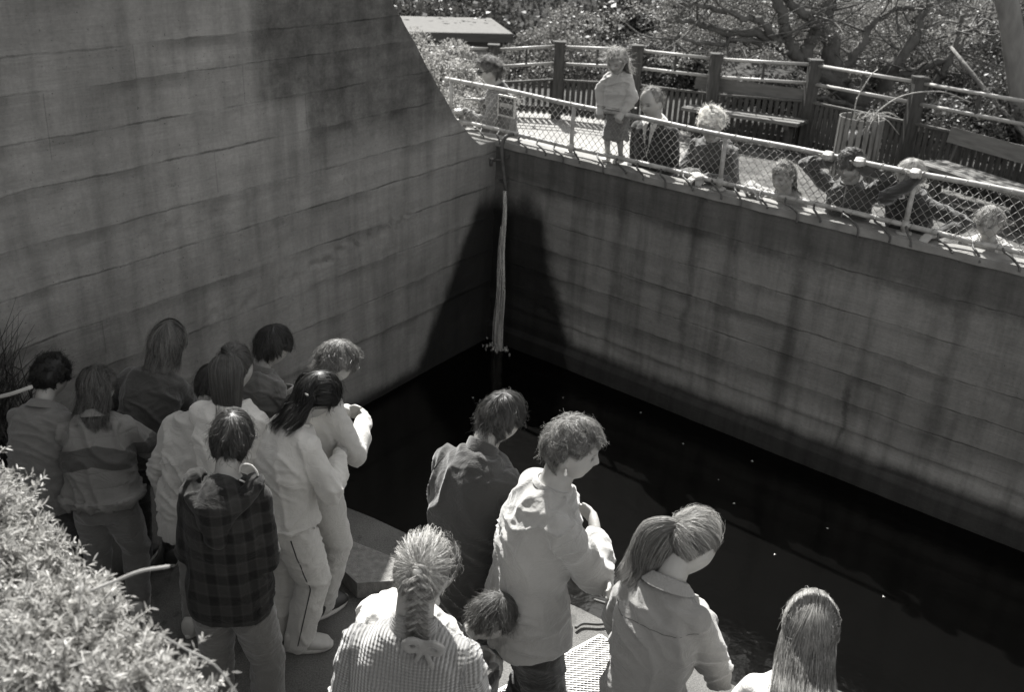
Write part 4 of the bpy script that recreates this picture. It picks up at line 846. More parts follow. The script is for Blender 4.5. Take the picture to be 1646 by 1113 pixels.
def make_person(sp):
    """builds one person; sp holds pose and clothes. Local frame: +Y is where the person faces."""
    h = sp['h']; k = sp.get('k', 1.0); child = sp.get('child', h < 1.58)
    hh = sp.get('hh', h * (0.136 if not child else 0.152))
    sw = sp.get('sw', h * (.096 if not child else .092)); lean = R(sp.get('lean', 4)); side = R(sp.get('side', 0)); low = sp.get('crouch', 0.0)
    hipz = h * .518 - low; pel = Vector((sp.get('hipx', 0), 0, hipz))
    def dirv(a, b): return Vector((math.sin(b), math.sin(a) * math.cos(b), math.cos(a) * math.cos(b)))
    hunch = R(sp.get('hunch', 8)); tw = R(sp.get('twist', 0))
    d0, d1, d2 = dirv(lean * .5, side * .5), dirv(lean + hunch * .3, side), dirv(lean + hunch, side)
    waist = pel + d0 * h * .10; chest = waist + d1 * h * .115; sh = chest + d2 * h * .085; neck = sh + dirv(lean + hunch * 1.1, side) * h * .028
    Xr = lambda d, t=0: ((Matrix.Rotation(t, 3, 'Z') @ Vector((1, 0, 0))) - d * (Matrix.Rotation(t, 3, 'Z') @ Vector((1, 0, 0))).dot(d)).normalized()
    secs = []; bw_ = sp.get('build', 1.0)
    X0, X1, X2 = Xr(d0, tw * .2), Xr(d1, tw * .6), Xr(d2, tw)
    Yf = lambda d, X: d.cross(X)
    body = [(pel - d0 * h * .035, X0, Yf(d0, X0), .088 * h, .066 * h), (pel + d0 * h * .02, X0, Yf(d0, X0), .096 * h, .070 * h), (waist, X1, Yf(d1, X1), .080 * h, .058 * h), (waist.lerp(chest, .6), X1, Yf(d1, X1), .088 * h, .064 * h),
            (chest, X2, Yf(d2, X2), .097 * h, .066 * h), (chest.lerp(sh, .6), X2, Yf(d2, X2), sw * .95, .060 * h), (sh - d2 * h * .004, X2, Yf(d2, X2), sw * .82, .050 * h), (sh + d2 * h * .018, X2, Yf(d2, X2), sw * .45, .040 * h), (neck, X2, Yf(d2, X2), .033 * h, .034 * h)]
    body = [(c, X, Y, rx * bw_, ry * bw_) for c, X, Y, rx, ry in body]
    # head
    pitch, yaw, roll = R(sp.get('pitch', 25)), R(sp.get('yaw', 0)), R(sp.get('roll', 0))
    HM = (Matrix.Rotation(-yaw, 3, 'Z') @ Matrix.Rotation(-pitch, 3, 'X') @ Matrix.Rotation(roll, 3, 'Y'))
    nd = dirv(lean * .6 + hunch + pitch * .45, side)
    hb = neck + nd * h * .03; hc = hb + HM @ Vector((0, .10 * hh, .40 * hh)); HM4 = HM.to_4x4(); HM4.translation = hc
    Hn = np.array(HM); hcn = np.array(hc)
    # place in the scene
    rot = Matrix.Rotation(-R(sp['az']), 3, 'Z'); top = hc + HM @ Vector((0, 0, .49 * hh)); gz_ = sp.get('gz', 0.0)
    # highest point of the skull
    sk = np.array([(.345, .425, .48)]) * hh; hv = np.sqrt(((Hn[2] * sk[0]) ** 2).sum()); topz = hc.z + hv; toppt = hc.copy()
    wpos = onz(sp['px'], sp['py'], gz_ + topz + sp.get('hairup', .015)); off = rot @ Vector((toppt.x, toppt.y, 0)); root = Vector((wpos.x - off.x, wpos.y - off.y, gz_))
    if 'shift' in sp: root = root + Vector(sp['shift'])
    if 'ztop' in sp and not sp.get('_fit'):
        q = dict(sp); q['h'] = sp['h'] * (sp['ztop'] - gz_) / (topz + .015); q['_fit'] = 1
        if 'hh' not in q: q['hh'] = hh
        if q['h'] and abs(q['h'] / sp['h'] - 1) > .004:
            q['_fit'] = 0; q['ztop'] = sp['ztop']
            if sp.get('_it', 0) > 4: q['_fit'] = 1
            q['_it'] = sp.get('_it', 0) + 1
        e = make_person(q); sp['_'] = q['_']; return e
    E = empty('person', root, -R(sp['az'])); tag(E, sp['label'], 'person', sp.get('group'))
    inv = rot.transposed()
    def W2L(p): return inv @ (Vector(p) - root)
    # limbs
    ua, fa, hs = .165 * h, .145 * h, hh * .78
    arms = []; hands = []
    for s in (-1, 1):
        S = sh + X2 * s * (sw * .93) - d2 * h * .034
        a = sp.get('arm' + ('L' if s < 0 else 'R'), sp.get('arms', 'down')); pole = Vector((s * .5, -.8, -.3)); fd = None; pn = None; grip = False; curl = .35
        if a == 'down': t = S + Vector((s * .03 * h, .04 * h, -.30 * h)); fd = Vector((0, .15, -1)); pn = Vector((-s, 0.1, 0))
        elif a == 'front': t = Vector((s * .045 * h, .17 * h, 0)) + chest + d1 * (-.05 * h); pole = Vector((s * .75, -.6, -.8)); fd = Vector((-s * .8, .5, -.1)); pn = Vector((0, -1, 0)); curl = .5
        elif a == 'pocket': t = Vector((s * .12 * h, .03 * h, 0)) + pel + Vector((0, 0, .03 * h)); pole = Vector((s * 1.0, -.8, 0)); fd = Vector((0, .6, -.8)); pn = Vector((-s, 0, 0))
        elif a == 'lowfront': t = Vector((s * .06 * h, .13 * h, .035 * h)) + pel; pole = Vector((s * .35, -1, -.1)); fd = Vector((-s * .6, .7, -.4)); pn = Vector((0, -1, 0))
        elif a == 'crossed': t = Vector((-s * .06 * h, .15 * h, 0)) + chest + d1 * (-.10 * h) + Vector((0, .02 * h * s, .012 * h * s)); pole = Vector((s * 1.2, .1, -.9)); fd = Vector((-s, .15, .2)); pn = Vector((0, -1, 0)); curl = .3
        else:
            t = a['t'] if 'local' in a else W2L(a['t']); t = Vector(t); pole = Vector(a.get('pole', (s * .6, -.6, -.5))); fd = Vector(a.get('f', (0, 1, 0))); pn = Vector(a.get('p', (0, 0, -1))); curl = a.get('curl', .4); grip = a.get('grip', False)
        el, wr = ik(S, t, ua, fa, pole); arms.append((S, el, wr, s)); hands.append((wr, fd, pn, s, curl, grip))
    legs = []
    feet = sp.get('feet', [(-.055 * h, 0), (.055 * h, .01 * h)]); lp = sp.get('knee', (0, 1, 0))
    for s, ft in zip((-1, 1), feet):
        Hp = pel + X0 * s * .048 * h - Vector((0, 0, .02 * h)); kn, an = ik(Hp, Vector((ft[0], ft[1] - .02 * h, .042 * h + (ft[2] if len(ft) > 2 else 0))), .235 * h, .235 * h, Vector(lp) + Vector((s * .2, 0, 0))); legs.append((Hp, kn, an, s, ft))
    vox = sp.get('vox', .007)
    # ---- body
    parts = [loft(body, 20)]
    parts.append(tube([neck - nd * h * .03, neck, hb + nd * hh * .12, hc - Vector(HM @ Vector((0, .05 * hh, .12 * hh)))], [.037 * h * sp.get('nk', 1), .034 * h * sp.get('nk', 1), .033 * h * sp.get('nk', 1), .034 * h], 14, True))
    for v, f in headshape(hh): parts.append((v @ Hn.T + hcn, f))
    for (S, el, wr, s), (w_, fd, pn, _, curl, grip) in zip(arms, hands):
        parts.append(limb(S, el, wr, .030 * h, .022 * h, .020 * h, .0145 * h, 12)); parts += hand(w_, fd, pn, hs, curl, grip) if sp.get('hands', True) else []
    showlegs = sp.get('legs', True)
    if showlegs:
        for Hp, kn, an, s, ft in legs: parts.append(limb(Hp, kn, an, .046 * h, .031 * h, .030 * h, .020 * h, 12)); parts.append(tube([an, an + Vector((0, .03 * h, -.025 * h))], [.02 * h, .018 * h], 8, True))
    me = remesh(parts, vox, 3); v = co(me); P = (v - hcn) @ Hn; inh = (P[:, 2] > -.5 * hh) & (np.abs(P[:, 0]) < .4 * hh); ft_ = headfeat(P, hh) * inh
    at = me.attributes.new('feat', 'FLOAT', 'POINT'); at.data.foreach_set('value', ft_.astype(np.float32))
    bo = finish(me, 'body', sp.get('skin', M_SKIN), E)
    # ---- upper garment
    g = sp['top']; lo = g.get('loose', .018) * .8; hemz = g.get('hem', .06); nrm = []; cu = []
    fl = g.get('flare', 1.0)
    hemc = pel - Vector((0, 0, hemz * h)) ; Z = Vector((0, 0, 1))
    rings = [(hemc, X0, Yf(d0, X0), (.098 * h + lo) * fl, (.074 * h + lo) * fl), (hemc.lerp(pel, .5), X0, Yf(d0, X0), (.101 * h + lo) * (fl + 1) / 2, (.076 * h + lo) * (fl + 1) / 2), (pel + d0 * h * .02, X0, Yf(d0, X0), .100 * h + lo, .074 * h + lo)]
    if g.get('rib_hem'):
        rings[0] = (hemc, X0, Yf(d0, X0), .098 * h + lo * .2, .073 * h + lo * .2); rings.insert(1, (hemc + Z * .035 * h, X0, Yf(d0, X0), .100 * h + lo * .3, .075 * h + lo * .3)); rings.insert(2, (hemc + Z * .045 * h, X0, Yf(d0, X0), .106 * h + lo * 1.3, .080 * h + lo * 1.3))
    for (c, X, Y, rx, ry) in body[2:8]: rings.append((c, X, Y, rx + lo * (1.15 if c.z < chest.z else .6), ry + lo * (1.15 if c.z < chest.z else .7)))
    rings[-1] = (body[7][0] + d2 * .003, body[7][1], body[7][2], body[7][3] + .012, body[7][4] + .012); rings.append((neck - nd * .012, X2, Yf(d2, X2), .040 * h, .040 * h))
    cu = [loft(rings, 26)]
    sr = g.get('sleeve', .012) * .72; slv = g.get('len', 1.0)
    for S, el, wr, s in arms:
        e2 = wr if slv >= 1 else el.lerp(wr, max(.05, slv)); cu.append(limb(S + (S - el).normalized() * .0, el, e2, .031 * h + sr * .7, .027 * h + sr, .025 * h + sr, (.0175 * h + sr * g.get('cuff', .5)), 16))
    me = remesh(cu, g.get('vox', vox * 1.15), g.get('sm', 7)); sd_ = hash(sp['px']) % 97 + .37 * sp['py']
    am = g.get('wr', .010) * 1.0; wrinkle(me, am, g.get('f', (5, 5, 9)), sd_, am * .45, (13, 13, 24))
    v = co(me)
    if g.get('ribattr'):
        q = v - np.array(chest); xx = np.array(X2); yy = np.array(Yf(d2, X2)); a = q @ xx; ra = a.copy()
        # on the sleeves the ribs follow the arm
        for S, el, wr, s in arms:
            for A_, B_ in ((S, el), (el, wr)):
                A_ = np.array(A_); B_ = np.array(B_); dd = B_ - A_; L = np.linalg.norm(dd); dd /= L; t = np.clip((v - A_) @ dd, 0, L); dist = np.linalg.norm(v - A_ - dd * t[:, None], axis=1)
                m_ = (dist < .085) & (np.abs(a) > sw * 1.02); side_ = np.cross(dd, np.array([0, 1., 0])); side_ /= np.linalg.norm(side_); ra = np.where(m_, (v - A_) @ side_, ra)
        at = me.attributes.new('rib', 'FLOAT', 'POINT'); at.data.foreach_set('value', ra.astype(np.float32))
    to = finish(me, g['name'], g['mat'], E)
    if g.get('label'): to['label'] = g['label']
    # cuffs
    if g.get('cuffs', True) and slv >= 1:
        for S, el, wr, s in arms:
            dd = (wr - el).normalized(); v, f = tube([wr - dd * .03 * h * .8, wr - dd * .004, wr + dd * .006], [.0185 * h + sr * .5, .0185 * h + sr * .45, .017 * h], 16); mk('cuff', v, f, g.get('trim', g['mat']), to, True)
    # collar
    cl = g.get('collar')
    if cl:
        up = (nd * .6 + d2 * .4).normalized(); X_ = Xr(up, tw); Y_ = up.cross(X_); hgt, rr0, rr1 = {'shirt': (.026, .046, .050), 'stand': (.030, .042, .040), 'crew': (.008, .046, .043), 'hood': (.02, .06, .07), 'fold': (.024, .043, .056)}[cl]
        prof = [(0, rr0), (hgt, rr1), (hgt + .004, rr1 - .002), (hgt + .003, rr1 - .006), (hgt * .3, rr0 - .010)] if cl != 'fold' else [(-.004, rr1 + .004), (hgt * .9, rr0), (hgt, rr0 - .003), (hgt * .9, rr0 - .006), (0, rr0 - .008)]
        n = 28; V = []; Fc = []
        for j, (z, r_) in enumerate(prof):
            for i in range(n):
                a = 2 * math.pi * i / n; back = .5 - .5 * math.sin(a); c = neck - nd * .016 * (h / 1.5) + up * (z * h * (.55 + .45 * back)); q = c + X_ * math.cos(a) * r_ * h * 1.02 + Y_ * math.sin(a) * r_ * h - Y_ * .004; V.append(tuple(q))
        for j in range(len(prof) - 1):
            for i in range(n): a = j * n + i; b = j * n + (i + 1) % n; Fc.append((a, b, b + n, a + n))
        mk('collar', V, Fc, g.get('trim', g['mat']), to, True)
    if g.get('hood'):
        up = d2; Yb = -Yf(d2, X2); c0 = sh + Yb * .040 * h - d2 * .022 * h; hv_ = []
        pts = [c0 + X2 * math.cos(a) * .082 * h + Yb * (math.sin(a) * .065 * h - .02 * h) + d2 * ((.038 - .075 * max(0, math.sin(a)) ** 1.2) * h) for a in np.linspace(-.35, math.pi + .35, 11)]
        hp_ = [tube(spline(pts, 3), .023 * h, 10, True), tube([c0 + d2 * .0 * h, c0 + Yb * .02 * h - d2 * .03 * h, c0 + Yb * .022 * h - d2 * .10 * h], [.058 * h, .064 * h, .036 * h], 14, True)]
        m2 = remesh(hp_, vox * 1.1, 6); wrinkle(m2, .006, (9, 9, 9), 3.3); finish(m2, 'hood', g['mat'], to)
    if g.get('scarfbow'): pass
    # ---- lower garment
    b_ = sp.get('bottom')
    if b_ and showlegs:
        lo2 = b_.get('loose', .012)
        if b_.get('kind') == 'skirt':
            L = b_.get('len', .25) * h; rg = [(pel - Z * L, X0, Yf(d0, X0), .125 * h, .105 * h), (pel - Z * L * .5, X0, Yf(d0, X0), .115 * h, .09 * h), (pel + d0 * .03 * h, X0, Yf(d0, X0), .098 * h, .074 * h)]
            me = remesh([loft(rg, 26)], vox, 3); wrinkle(me, .012, (14, 14, 2), 5.5)
        else:
            rg = [(pel - Z * .055 * h, X0, Yf(Z, X0), .085 * h + lo2, .066 * h + lo2), (pel - Z * .02 * h, X0, Yf(Z, X0), .098 * h + lo2 * .7, .074 * h + lo2), (pel + d0 * .05 * h, X0, Yf(d0, X0), .092 * h + lo2 * .3, .066 * h + lo2 * .3)]
            cu = [loft(rg, 24)]
            for Hp, kn, an, s, ft in legs: cu.append(limb(Hp, kn, an + Vector((0, 0, -.008 * h)), .052 * h + lo2, .039 * h + lo2, .034 * h + lo2, .026 * h + lo2 * b_.get('ankle', 1.0), 16))
            me = remesh(cu, vox * 1.2, 6); am = b_.get('wr', .008) * .7; wrinkle(me, am, (7, 7, 12), sd_ + 9, am * .5, (16, 16, 30))
        lb = finish(me, b_.get('name', 'trousers'), b_['mat'], E)
        if b_.get('cuff'):
            for Hp, kn, an, s, ft in legs:
                dd = (an - kn).normalized(); v, f = tube([an - dd * .03 * h, an + dd * .0 * h], [.030 * h, .026 * h], 16); mk('ankle_cuff', v, f, b_['cuff'], lb, True)
        if b_.get('stripe'):
            for Hp, kn, an, s, ft in legs:
                if s < 0: continue
                pts = [];
                for t in np.linspace(0, 1, 14):
                    q = (Hp.lerp(kn, t * 2) if t < .5 else kn.lerp(an, t * 2 - 1)); dd = ((kn - Hp) if t < .5 else (an - kn)).normalized(); outv = Vector((.75, -.66, 0)); outv = (outv - dd * outv.dot(dd)).normalized(); pts.append(q + outv)
                tr_ = MB(); bvh = None
                from mathutils.bvhtree import BVHTree
                mv = lb.data; T_ = BVHTree.FromPolygons([x.co for x in mv.vertices], [tuple(p.vertices) for p in mv.polygons]); pp_ = []
                for t, q in zip(np.linspace(0, 1, 14), pts):
                    c = (Hp.lerp(kn, t * 2) if t < .5 else kn.lerp(an, t * 2 - 1)); hit = T_.ray_cast(q, (c - q).normalized())
                    if hit[0]: pp_.append(hit[0] + (q - c).normalized() * .001)
                if len(pp_) > 3: tr_.tube(spline(pp_, 3), .0032, 5); tr_.build('side_stripe', b_['stripe'], lb, True)
    if showlegs and sp.get('shoes', True) is not None:
        sm_ = sp.get('shoe', M_SHOE)
        for Hp, kn, an, s, ft in legs:
            yaw_ = R(ft[3]) if len(ft) > 3 else -s * R(8); c = Vector((an.x, an.y, 0 + (ft[2] if len(ft) > 2 else 0))); X = Vector((math.cos(yaw_), -math.sin(yaw_), 0)) ; Y = Vector((math.sin(yaw_), math.cos(yaw_), 0)); L = .155 * h
            rr = [(-.32, .020, .022, .030), (-.28, .027, .034, .040), (-.12, .029, .036, .046), (.05, .031, .033, .040), (.25, .036, .024, .028), (.45, .037, .018, .022), (.6, .031, .015, .018), (.67, .018, .010, .013)]
            me = remesh([loft([(c + Y * L * t + Z * zc * h, X, Z, rx * h, rz * h) for t, rx, rz, zc in rr], 16, 2.5), tube([an + Z * .01, c + Y * L * .0 + Z * .04 * h], [.026 * h, .03 * h], 12, True)], .006, 4); v = co(me); v[:, 2] = np.maximum(v[:, 2], c.z + .012); setco(me, v); so_ = finish(me, 'shoe', sm_, E)
            ring = []; n = 26
            for j, (z, kk) in enumerate(((.002, .97), (.004, 1.03), (.022, 1.04), (.024, .9))):
                for i in range(n):
                    a = 2 * math.pi * i / n; yy = math.sin(a); w2 = .034 + .006 * (yy > 0) * yy - .006 * (yy < 0) * -yy; q = c + Y * (L * (.18 + yy * .52 * kk)) + X * math.cos(a) * w2 * h * kk + Z * z; ring.append(tuple(q))
            Fc = [(j * n + i, j * n + (i + 1) % n, (j + 1) * n + (i + 1) % n, (j + 1) * n + i) for j in range(3) for i in range(n)] + [tuple(range(n))[::-1], tuple(3 * n + i for i in range(n))]
            mk('sole', ring, Fc, M_SOLE, so_, True)
    if sp.get('hair'): make_hair(sp['hair'], E, hc, HM, hh, (sh, d2, X2, h), sd_)
    sp['_'] = dict(E=E, hc=hc, HM=HM, hh=hh, neck=neck, sh=sh, d2=d2, X2=X2, chest=chest, arms=arms, pel=pel, nd=nd)
    return E

def make_hair(hs, E, hc, HM, hh, torso, seed):
    r_ = np.random.default_rng(int(seed * 10) % 100000); Hn = np.array(HM); hcn = np.array(hc); down = Hn.T @ np.array([0, 0, -1.0])      # world down in head frame
    style = hs['style']; mat = hs['mat']; n = int(hs.get('n', 2600) * (2.6 if hs['style'] != 'braid' else 1.4)); wdt = hs.get('w', .0030) * .46; vol = hs.get('vol', .06); K = hs.get('K', 14)
    E0 = np.array([.345, .425, .49]) * hh; cy = 0.0
    def surf(d, lift):      # radial surface of the skull
        low = sm(-d[..., 2], .0, .8); sc = E0 * (1 + lift[..., None] if hasattr(lift, 'shape') else 1 + lift); p = d * sc; p[..., 0] *= (1 - .2 * low); p[..., 1] = np.where(p[..., 1] < 0, p[..., 1] * (1 - .30 * low), p[..., 1]); return p
    def inregion(d, front=hs.get('front', .42), sidez=hs.get('sidez', {'short': .02, 'pony': .10, 'braid': .02}.get(hs['style'], -.10)), back=hs.get('back', -.52)):
        az = np.arctan2(np.abs(d[:, 0]), d[:, 1]) / math.pi      # 0 front .. 1 back
        lim = np.where(az < .30, front, np.where(az < .42, front + (sidez - front) * (az - .30) / .12, np.where(az < .55, sidez + .12 * np.sin((az - .42) / .13 * math.pi), sidez + (back - sidez) * sm(az, .55, .75))))
        return d[:, 2] > lim
    # opaque under-cap
    d = ICO[0]; keep = inregion(d, hs.get('front', .42) + .02); lim = keep[np.array(ICO[1])].all(1); fcs = np.array(ICO[1])[lim]
    edge = np.zeros(len(d)); edge[np.unique(fcs)] = 1; cnt = np.zeros(len(d)); np.add.at(cnt, fcs.ravel(), 1); lift = np.where(cnt >= 5, vol * .45, .008)
    if style == 'afro': lift = np.where(cnt >= 5, vol * .55, .02)
    cv = surf(d.copy(), lift); used = np.unique(fcs); mp = -np.ones(len(d), int); mp[used] = np.arange(len(used)); me = bpy.data.meshes.new('hair'); me.from_pydata((cv[used] @ Hn.T + hcn).tolist(), [], mp[fcs].tolist()); me.update()
    a = me.attributes.new('var', 'FLOAT', 'POINT'); a.data.foreach_set('value', np.full(len(used), .25, np.float32)); cap = finish(me, 'hair', mat, E)
    # roots
    dd = r_.normal(size=(n * 4, 3)); dd /= np.linalg.norm(dd, axis=1)[:, None]; dd = dd[inregion(dd)][:n]; N = len(dd)
    crown = np.array(hs.get('crown', (.02, -.45, .88))); crown = crown / np.linalg.norm(crown)
    ncl = hs.get('clumps', 90); ci = r_.integers(0, N, ncl); clump = np.argmin(((dd[:, None] - dd[ci][None]) ** 2).sum(2), 1); cn = r_.normal(size=(ncl, 3)); own = r_.normal(size=(N, 3)); var = np.clip(.5 + .22 * r_.normal(size=ncl)[clump] + .26 * r_.normal(size=N), 0, 1)
    P = np.zeros((N, K, 3)); wk = np.zeros((N, K))
    tt = np.linspace(0, 1, K)
    if style in ('short', 'bob', 'long', 'curly', 'afro', 'white'):
        az = np.arctan2(np.abs(dd[:, 0]), dd[:, 1]) / math.pi; L = hs.get('len', .09) * (1 + .25 * r_.normal(size=N) * .6); L = np.where(az < .33, hs.get('flen', .07) * (1 + .15 * own[:, 0]), L)
        if style in ('bob', 'long'):
            zc = hs.get('zcut', -.62) * hh; L = np.where(az < hs.get('faz', .40), hs.get('flen', .08), np.maximum(.05, (surf(dd, 0.)[:, 2] - zc) * 1.12 + .03)); 
            L = L * (1 + .05 * own[:, 1] + .07 * cn[clump, 0])
        tg = dd - crown; tg -= dd * (tg * dd).sum(1)[:, None]; azf = np.arctan2(np.abs(tg[:, 0]), tg[:, 1]) / math.pi; ffl = sm(.46 - azf, 0, .10) if style != 'afro' else 0 * azf
        Lf = hs.get('flen', .07) * .6 + .42 * hh * np.maximum(0, np.arcsin(np.clip(dd[:, 2], -1, 1)) - math.asin(hs.get('front', .42))); L = L * (1 - ffl) + np.minimum(L, Lf * (1 + .12 * own[:, 0])) * ffl
        if style == 'short': L = np.where((az > .27) & (az < .56) & (dd[:, 2] < .35), L * hs.get('earlen', .42), L)
        if 'maxlen' in hs: L = np.minimum(L, hs['maxlen'])
        p = surf(dd.copy(), np.full(N, vol * .4 if style != 'afro' else .01)); tang = dd - crown; tang -= dd * (tang * dd).sum(1)[:, None]; tang += .25 * np.array([0, -.0, 0]); nn_ = np.linalg.norm(tang, axis=1)[:, None] + 1e-6; v = tang / nn_
        part = hs.get('part')
        if part is not None:      # parting: hair falls to either side
            sgn = np.where(dd[:, 0] > part, 1, -1)[:, None]; v = v * .5 + np.concatenate([sgn, np.zeros((N, 1)), np.zeros((N, 1))], 1) * np.clip(dd[:, 2:3], 0, 1) * 1.0; v -= dd * (v * dd).sum(1)[:, None]; v /= np.linalg.norm(v, axis=1)[:, None] + 1e-6
        fm = (az < hs.get('faz', .42)) & (dd[:, 2] < .75) & (style in ('bob', 'long')); v = np.where(fm[:, None], v * .45 + np.stack([np.sign(dd[:, 0]) * 1.0, -.5 + 0 * az, 0 * az], 1), v); v -= dd * (v * dd).sum(1)[:, None]; v /= np.linalg.norm(v, axis=1)[:, None] + 1e-6
        if style == 'afro': v = dd + .6 * own; v /= np.linalg.norm(v, axis=1)[:, None]
        lift = vol * (.55 + .6 * r_.uniform(size=N)); grav = hs.get('grav', .28); mess = hs.get('mess', .25); curl = hs.get('curl', 0.0); ph = r_.uniform(0, 6.28, N) ; phc = r_.uniform(0, 6.28, ncl)[clump]
        for j in range(K):
            P[:, j] = p; st = (L / (K - 1))[:, None]
            v = v + down[None] * (grav * st * (60 if style in ('bob', 'long') else 30)) + (cn[clump] * mess * .45 + own * mess * .22) * .5
            if curl: cc = np.stack([np.cos(ph * .3 + phc + j * 1.15), np.sin(phc * 2 + j * 1.3), np.sin(phc + j * 1.1)], 1); v = v + cc * curl
            v /= np.linalg.norm(v, axis=1)[:, None]; p = p + v * st
            # keep outside the skull
            e = E0 * 1.0; q = p / e; q[:, 1] = np.where((q[:, 2] < 0) & (q[:, 1] < 0), q[:, 1] * (1 + .35 * np.clip(-q[:, 2], 0, 1)), q[:, 1]); rr = np.linalg.norm(q, axis=1); need = 1 + lift * np.minimum(1, .6 + j / 6); ins = rr < need
            if style != 'afro': p = np.where(ins[:, None], p * (need / rr)[:, None], p)
            if style in ('bob', 'long', 'short'):
                outm = (rr > need * 1.04) & (p[:, 2] > -.22 * hh); k_ = 1 - (1 - need * 1.04 / rr) * hs.get('cling', .75); p = np.where(outm[:, None], p * k_[:, None], p)
                if j and style != 'short': v2 = p - P[:, j - 1]; v = np.where(outm[:, None], v2 / (np.linalg.norm(v2, axis=1)[:, None] + 1e-9), v)
                # side and back hair hugs the neck below the ears
                lowm = (p[:, 2] <= -.22 * hh) & (p[:, 1] < .2 * hh) & (style != 'long'); ch = np.array([1 - .02, 1 - .012, 1]); p = np.where(lowm[:, None], p * ch, p)
            if style in ('bob', 'long') and j > 2:      # drape over shoulders/back
                shp, d2_, X2_, hgt = torso; w_ = p @ Hn.T + hcn - np.array(shp); a = w_ @ np.array(X2_); Yv = np.array(Vector(d2_).cross(Vector(X2_))); b = w_ @ Yv; c = w_ @ np.array(d2_)
                top_ = np.clip(.03 * hgt - c, 0, 1); rad = np.where(c < .035 * hgt, (.062 * hgt + hs.get('drape', .012)) * np.sqrt(np.clip(1 - (a / (.135 * hgt)) ** 2, .02, 1)) * np.clip(.25 + top_ / (.05 * hgt), 0, 1), 0); rad = np.maximum(rad, np.where(c < .085 * hgt, (.060 * hgt - .55 * np.clip(c, 0, 1)) * np.sqrt(np.clip(1 - (a / (.062 * hgt)) ** 2, 0, 1)), 0)); m_ = (b > -rad) & (b < .05 * hgt) & (np.abs(a) < .13 * hgt); sg = np.where(b > .03 * hgt, 1, -1) if hs.get('frontfall') else -1
                nb_ = np.where(m_, sg * (rad + .012 * r_.uniform(size=N)), b); w_ = w_ + (nb_ - b)[:, None] * Yv; p = (w_ + np.array(shp) - hcn) @ Hn
    elif style in ('pony', 'braid'):
        tie = np.array(hs.get('tie', (0, -1.0, .15))); tie = tie / np.linalg.norm(tie)
        for j in range(K):
            t = tt[j]; q = dd * (1 - t) + tie * t; q /= np.linalg.norm(q, axis=1)[:, None]; lf = vol * (.5 + .6 * r_.uniform(size=N) * 0.3 + .35 * np.sin(t * math.pi)) + .035 * hs.get('mess', .2) * np.sin(t * 3.14) * cn[clump, 0] * 1.2
            P[:, j] = surf(q, lf) + own * .0012 * math.sin(t * 3.1)
    # clumping toward neighbours
    if hs.get('cl', .5) > 0:
        pc = P[ci][clump]; dist = np.linalg.norm(P - pc, axis=2, keepdims=True); wgt = (tt ** 1.5 * hs.get('cl', .45))[None, :, None] * (dist < .05); 
        if style in ('pony', 'braid'): wgt = wgt * 0
        P = P * (1 - wgt) + pc * wgt
    wk = wdt * (1 - .75 * tt[None] ** 2) * r_.uniform(.6, 1.3, N)[:, None]
    def emit(P, wk, var, name='hair_strands'):
        T_ = np.gradient(P, axis=1); T_ /= np.linalg.norm(T_, axis=2, keepdims=True) + 1e-9; rad = P / np.linalg.norm(P, axis=2, keepdims=True); rad = rad + r_.normal(size=(len(P), 1, 3)) * .45; s = np.cross(T_, rad); s /= np.linalg.norm(s, axis=2, keepdims=True) + 1e-9
        return strips(name, P @ Hn.T + hcn, wk, s @ Hn.T, mat, cap, var)
    emit(P, wk, var)
    # flyaways
    nf = int(hs.get('fly', N * .05) * 1.2)
    if nf:
        idx = r_.integers(0, N, nf); Q = P[idx].copy(); Q = Q[:, :]; c0 = Q[:, :1] * 1.0; g_ = r_.normal(size=(nf, 3)) * .4 + dd[idx]; w1 = r_.normal(size=(nf, 3)); env = np.sin(tt * math.pi) * .5 if style in ('pony', 'braid') else tt ** 1.3; Q = Q + env[None, :, None] * g_[:, None] * hs.get('flyl', .018) + np.sin(tt * 7)[None, :, None] * w1[:, None] * .004
        emit(Q, np.full((nf, K), .0009), np.clip(var[idx] + .2, 0, 1), 'flyaway_hair')
    if style == 'pony' or style == 'braid':
        base = surf(tie[None], vol * 1.25)[0]; out = tie * .8 + down * .3
        TL = hs.get('tail', .30); nt_ = int(hs.get('nt', 900) * 1.7); KK = 18; t2 = np.linspace(0, 1, KK); pth = hs.get('path')     # world-ish local offsets
        c = np.zeros((KK, 3)); p = base.copy(); v = out / np.linalg.norm(out)
        for j in range(KK):
            c[j] = p; v = v + down * hs.get('tgrav', .35); v /= np.linalg.norm(v); 
            if pth is not None: v = v + Hn.T @ np.array(pth) * .12; v /= np.linalg.norm(v)
            p = p + v * TL / (KK - 1)
        # collide the tail with the back
        shp, d2_, X2_, hgt = torso
        Yv = np.array(Vector(d2_).cross(Vector(X2_))); w_ = c @ Hn.T + hcn - np.array(shp); b = w_ @ Yv; cc_ = w_ @ np.array(d2_); lim = -(np.clip(.02 * hgt - cc_, 0, .06 * hgt) / (.06 * hgt)) * (.066 * hgt + .018); push = np.where(b > lim, lim - b, 0); push = np.convolve(np.pad(push, 2, 'edge'), np.ones(5) / 5, 'valid'); w_ = w_ + push[:, None] * Yv; c = (w_ + np.array(shp) - hcn) @ Hn
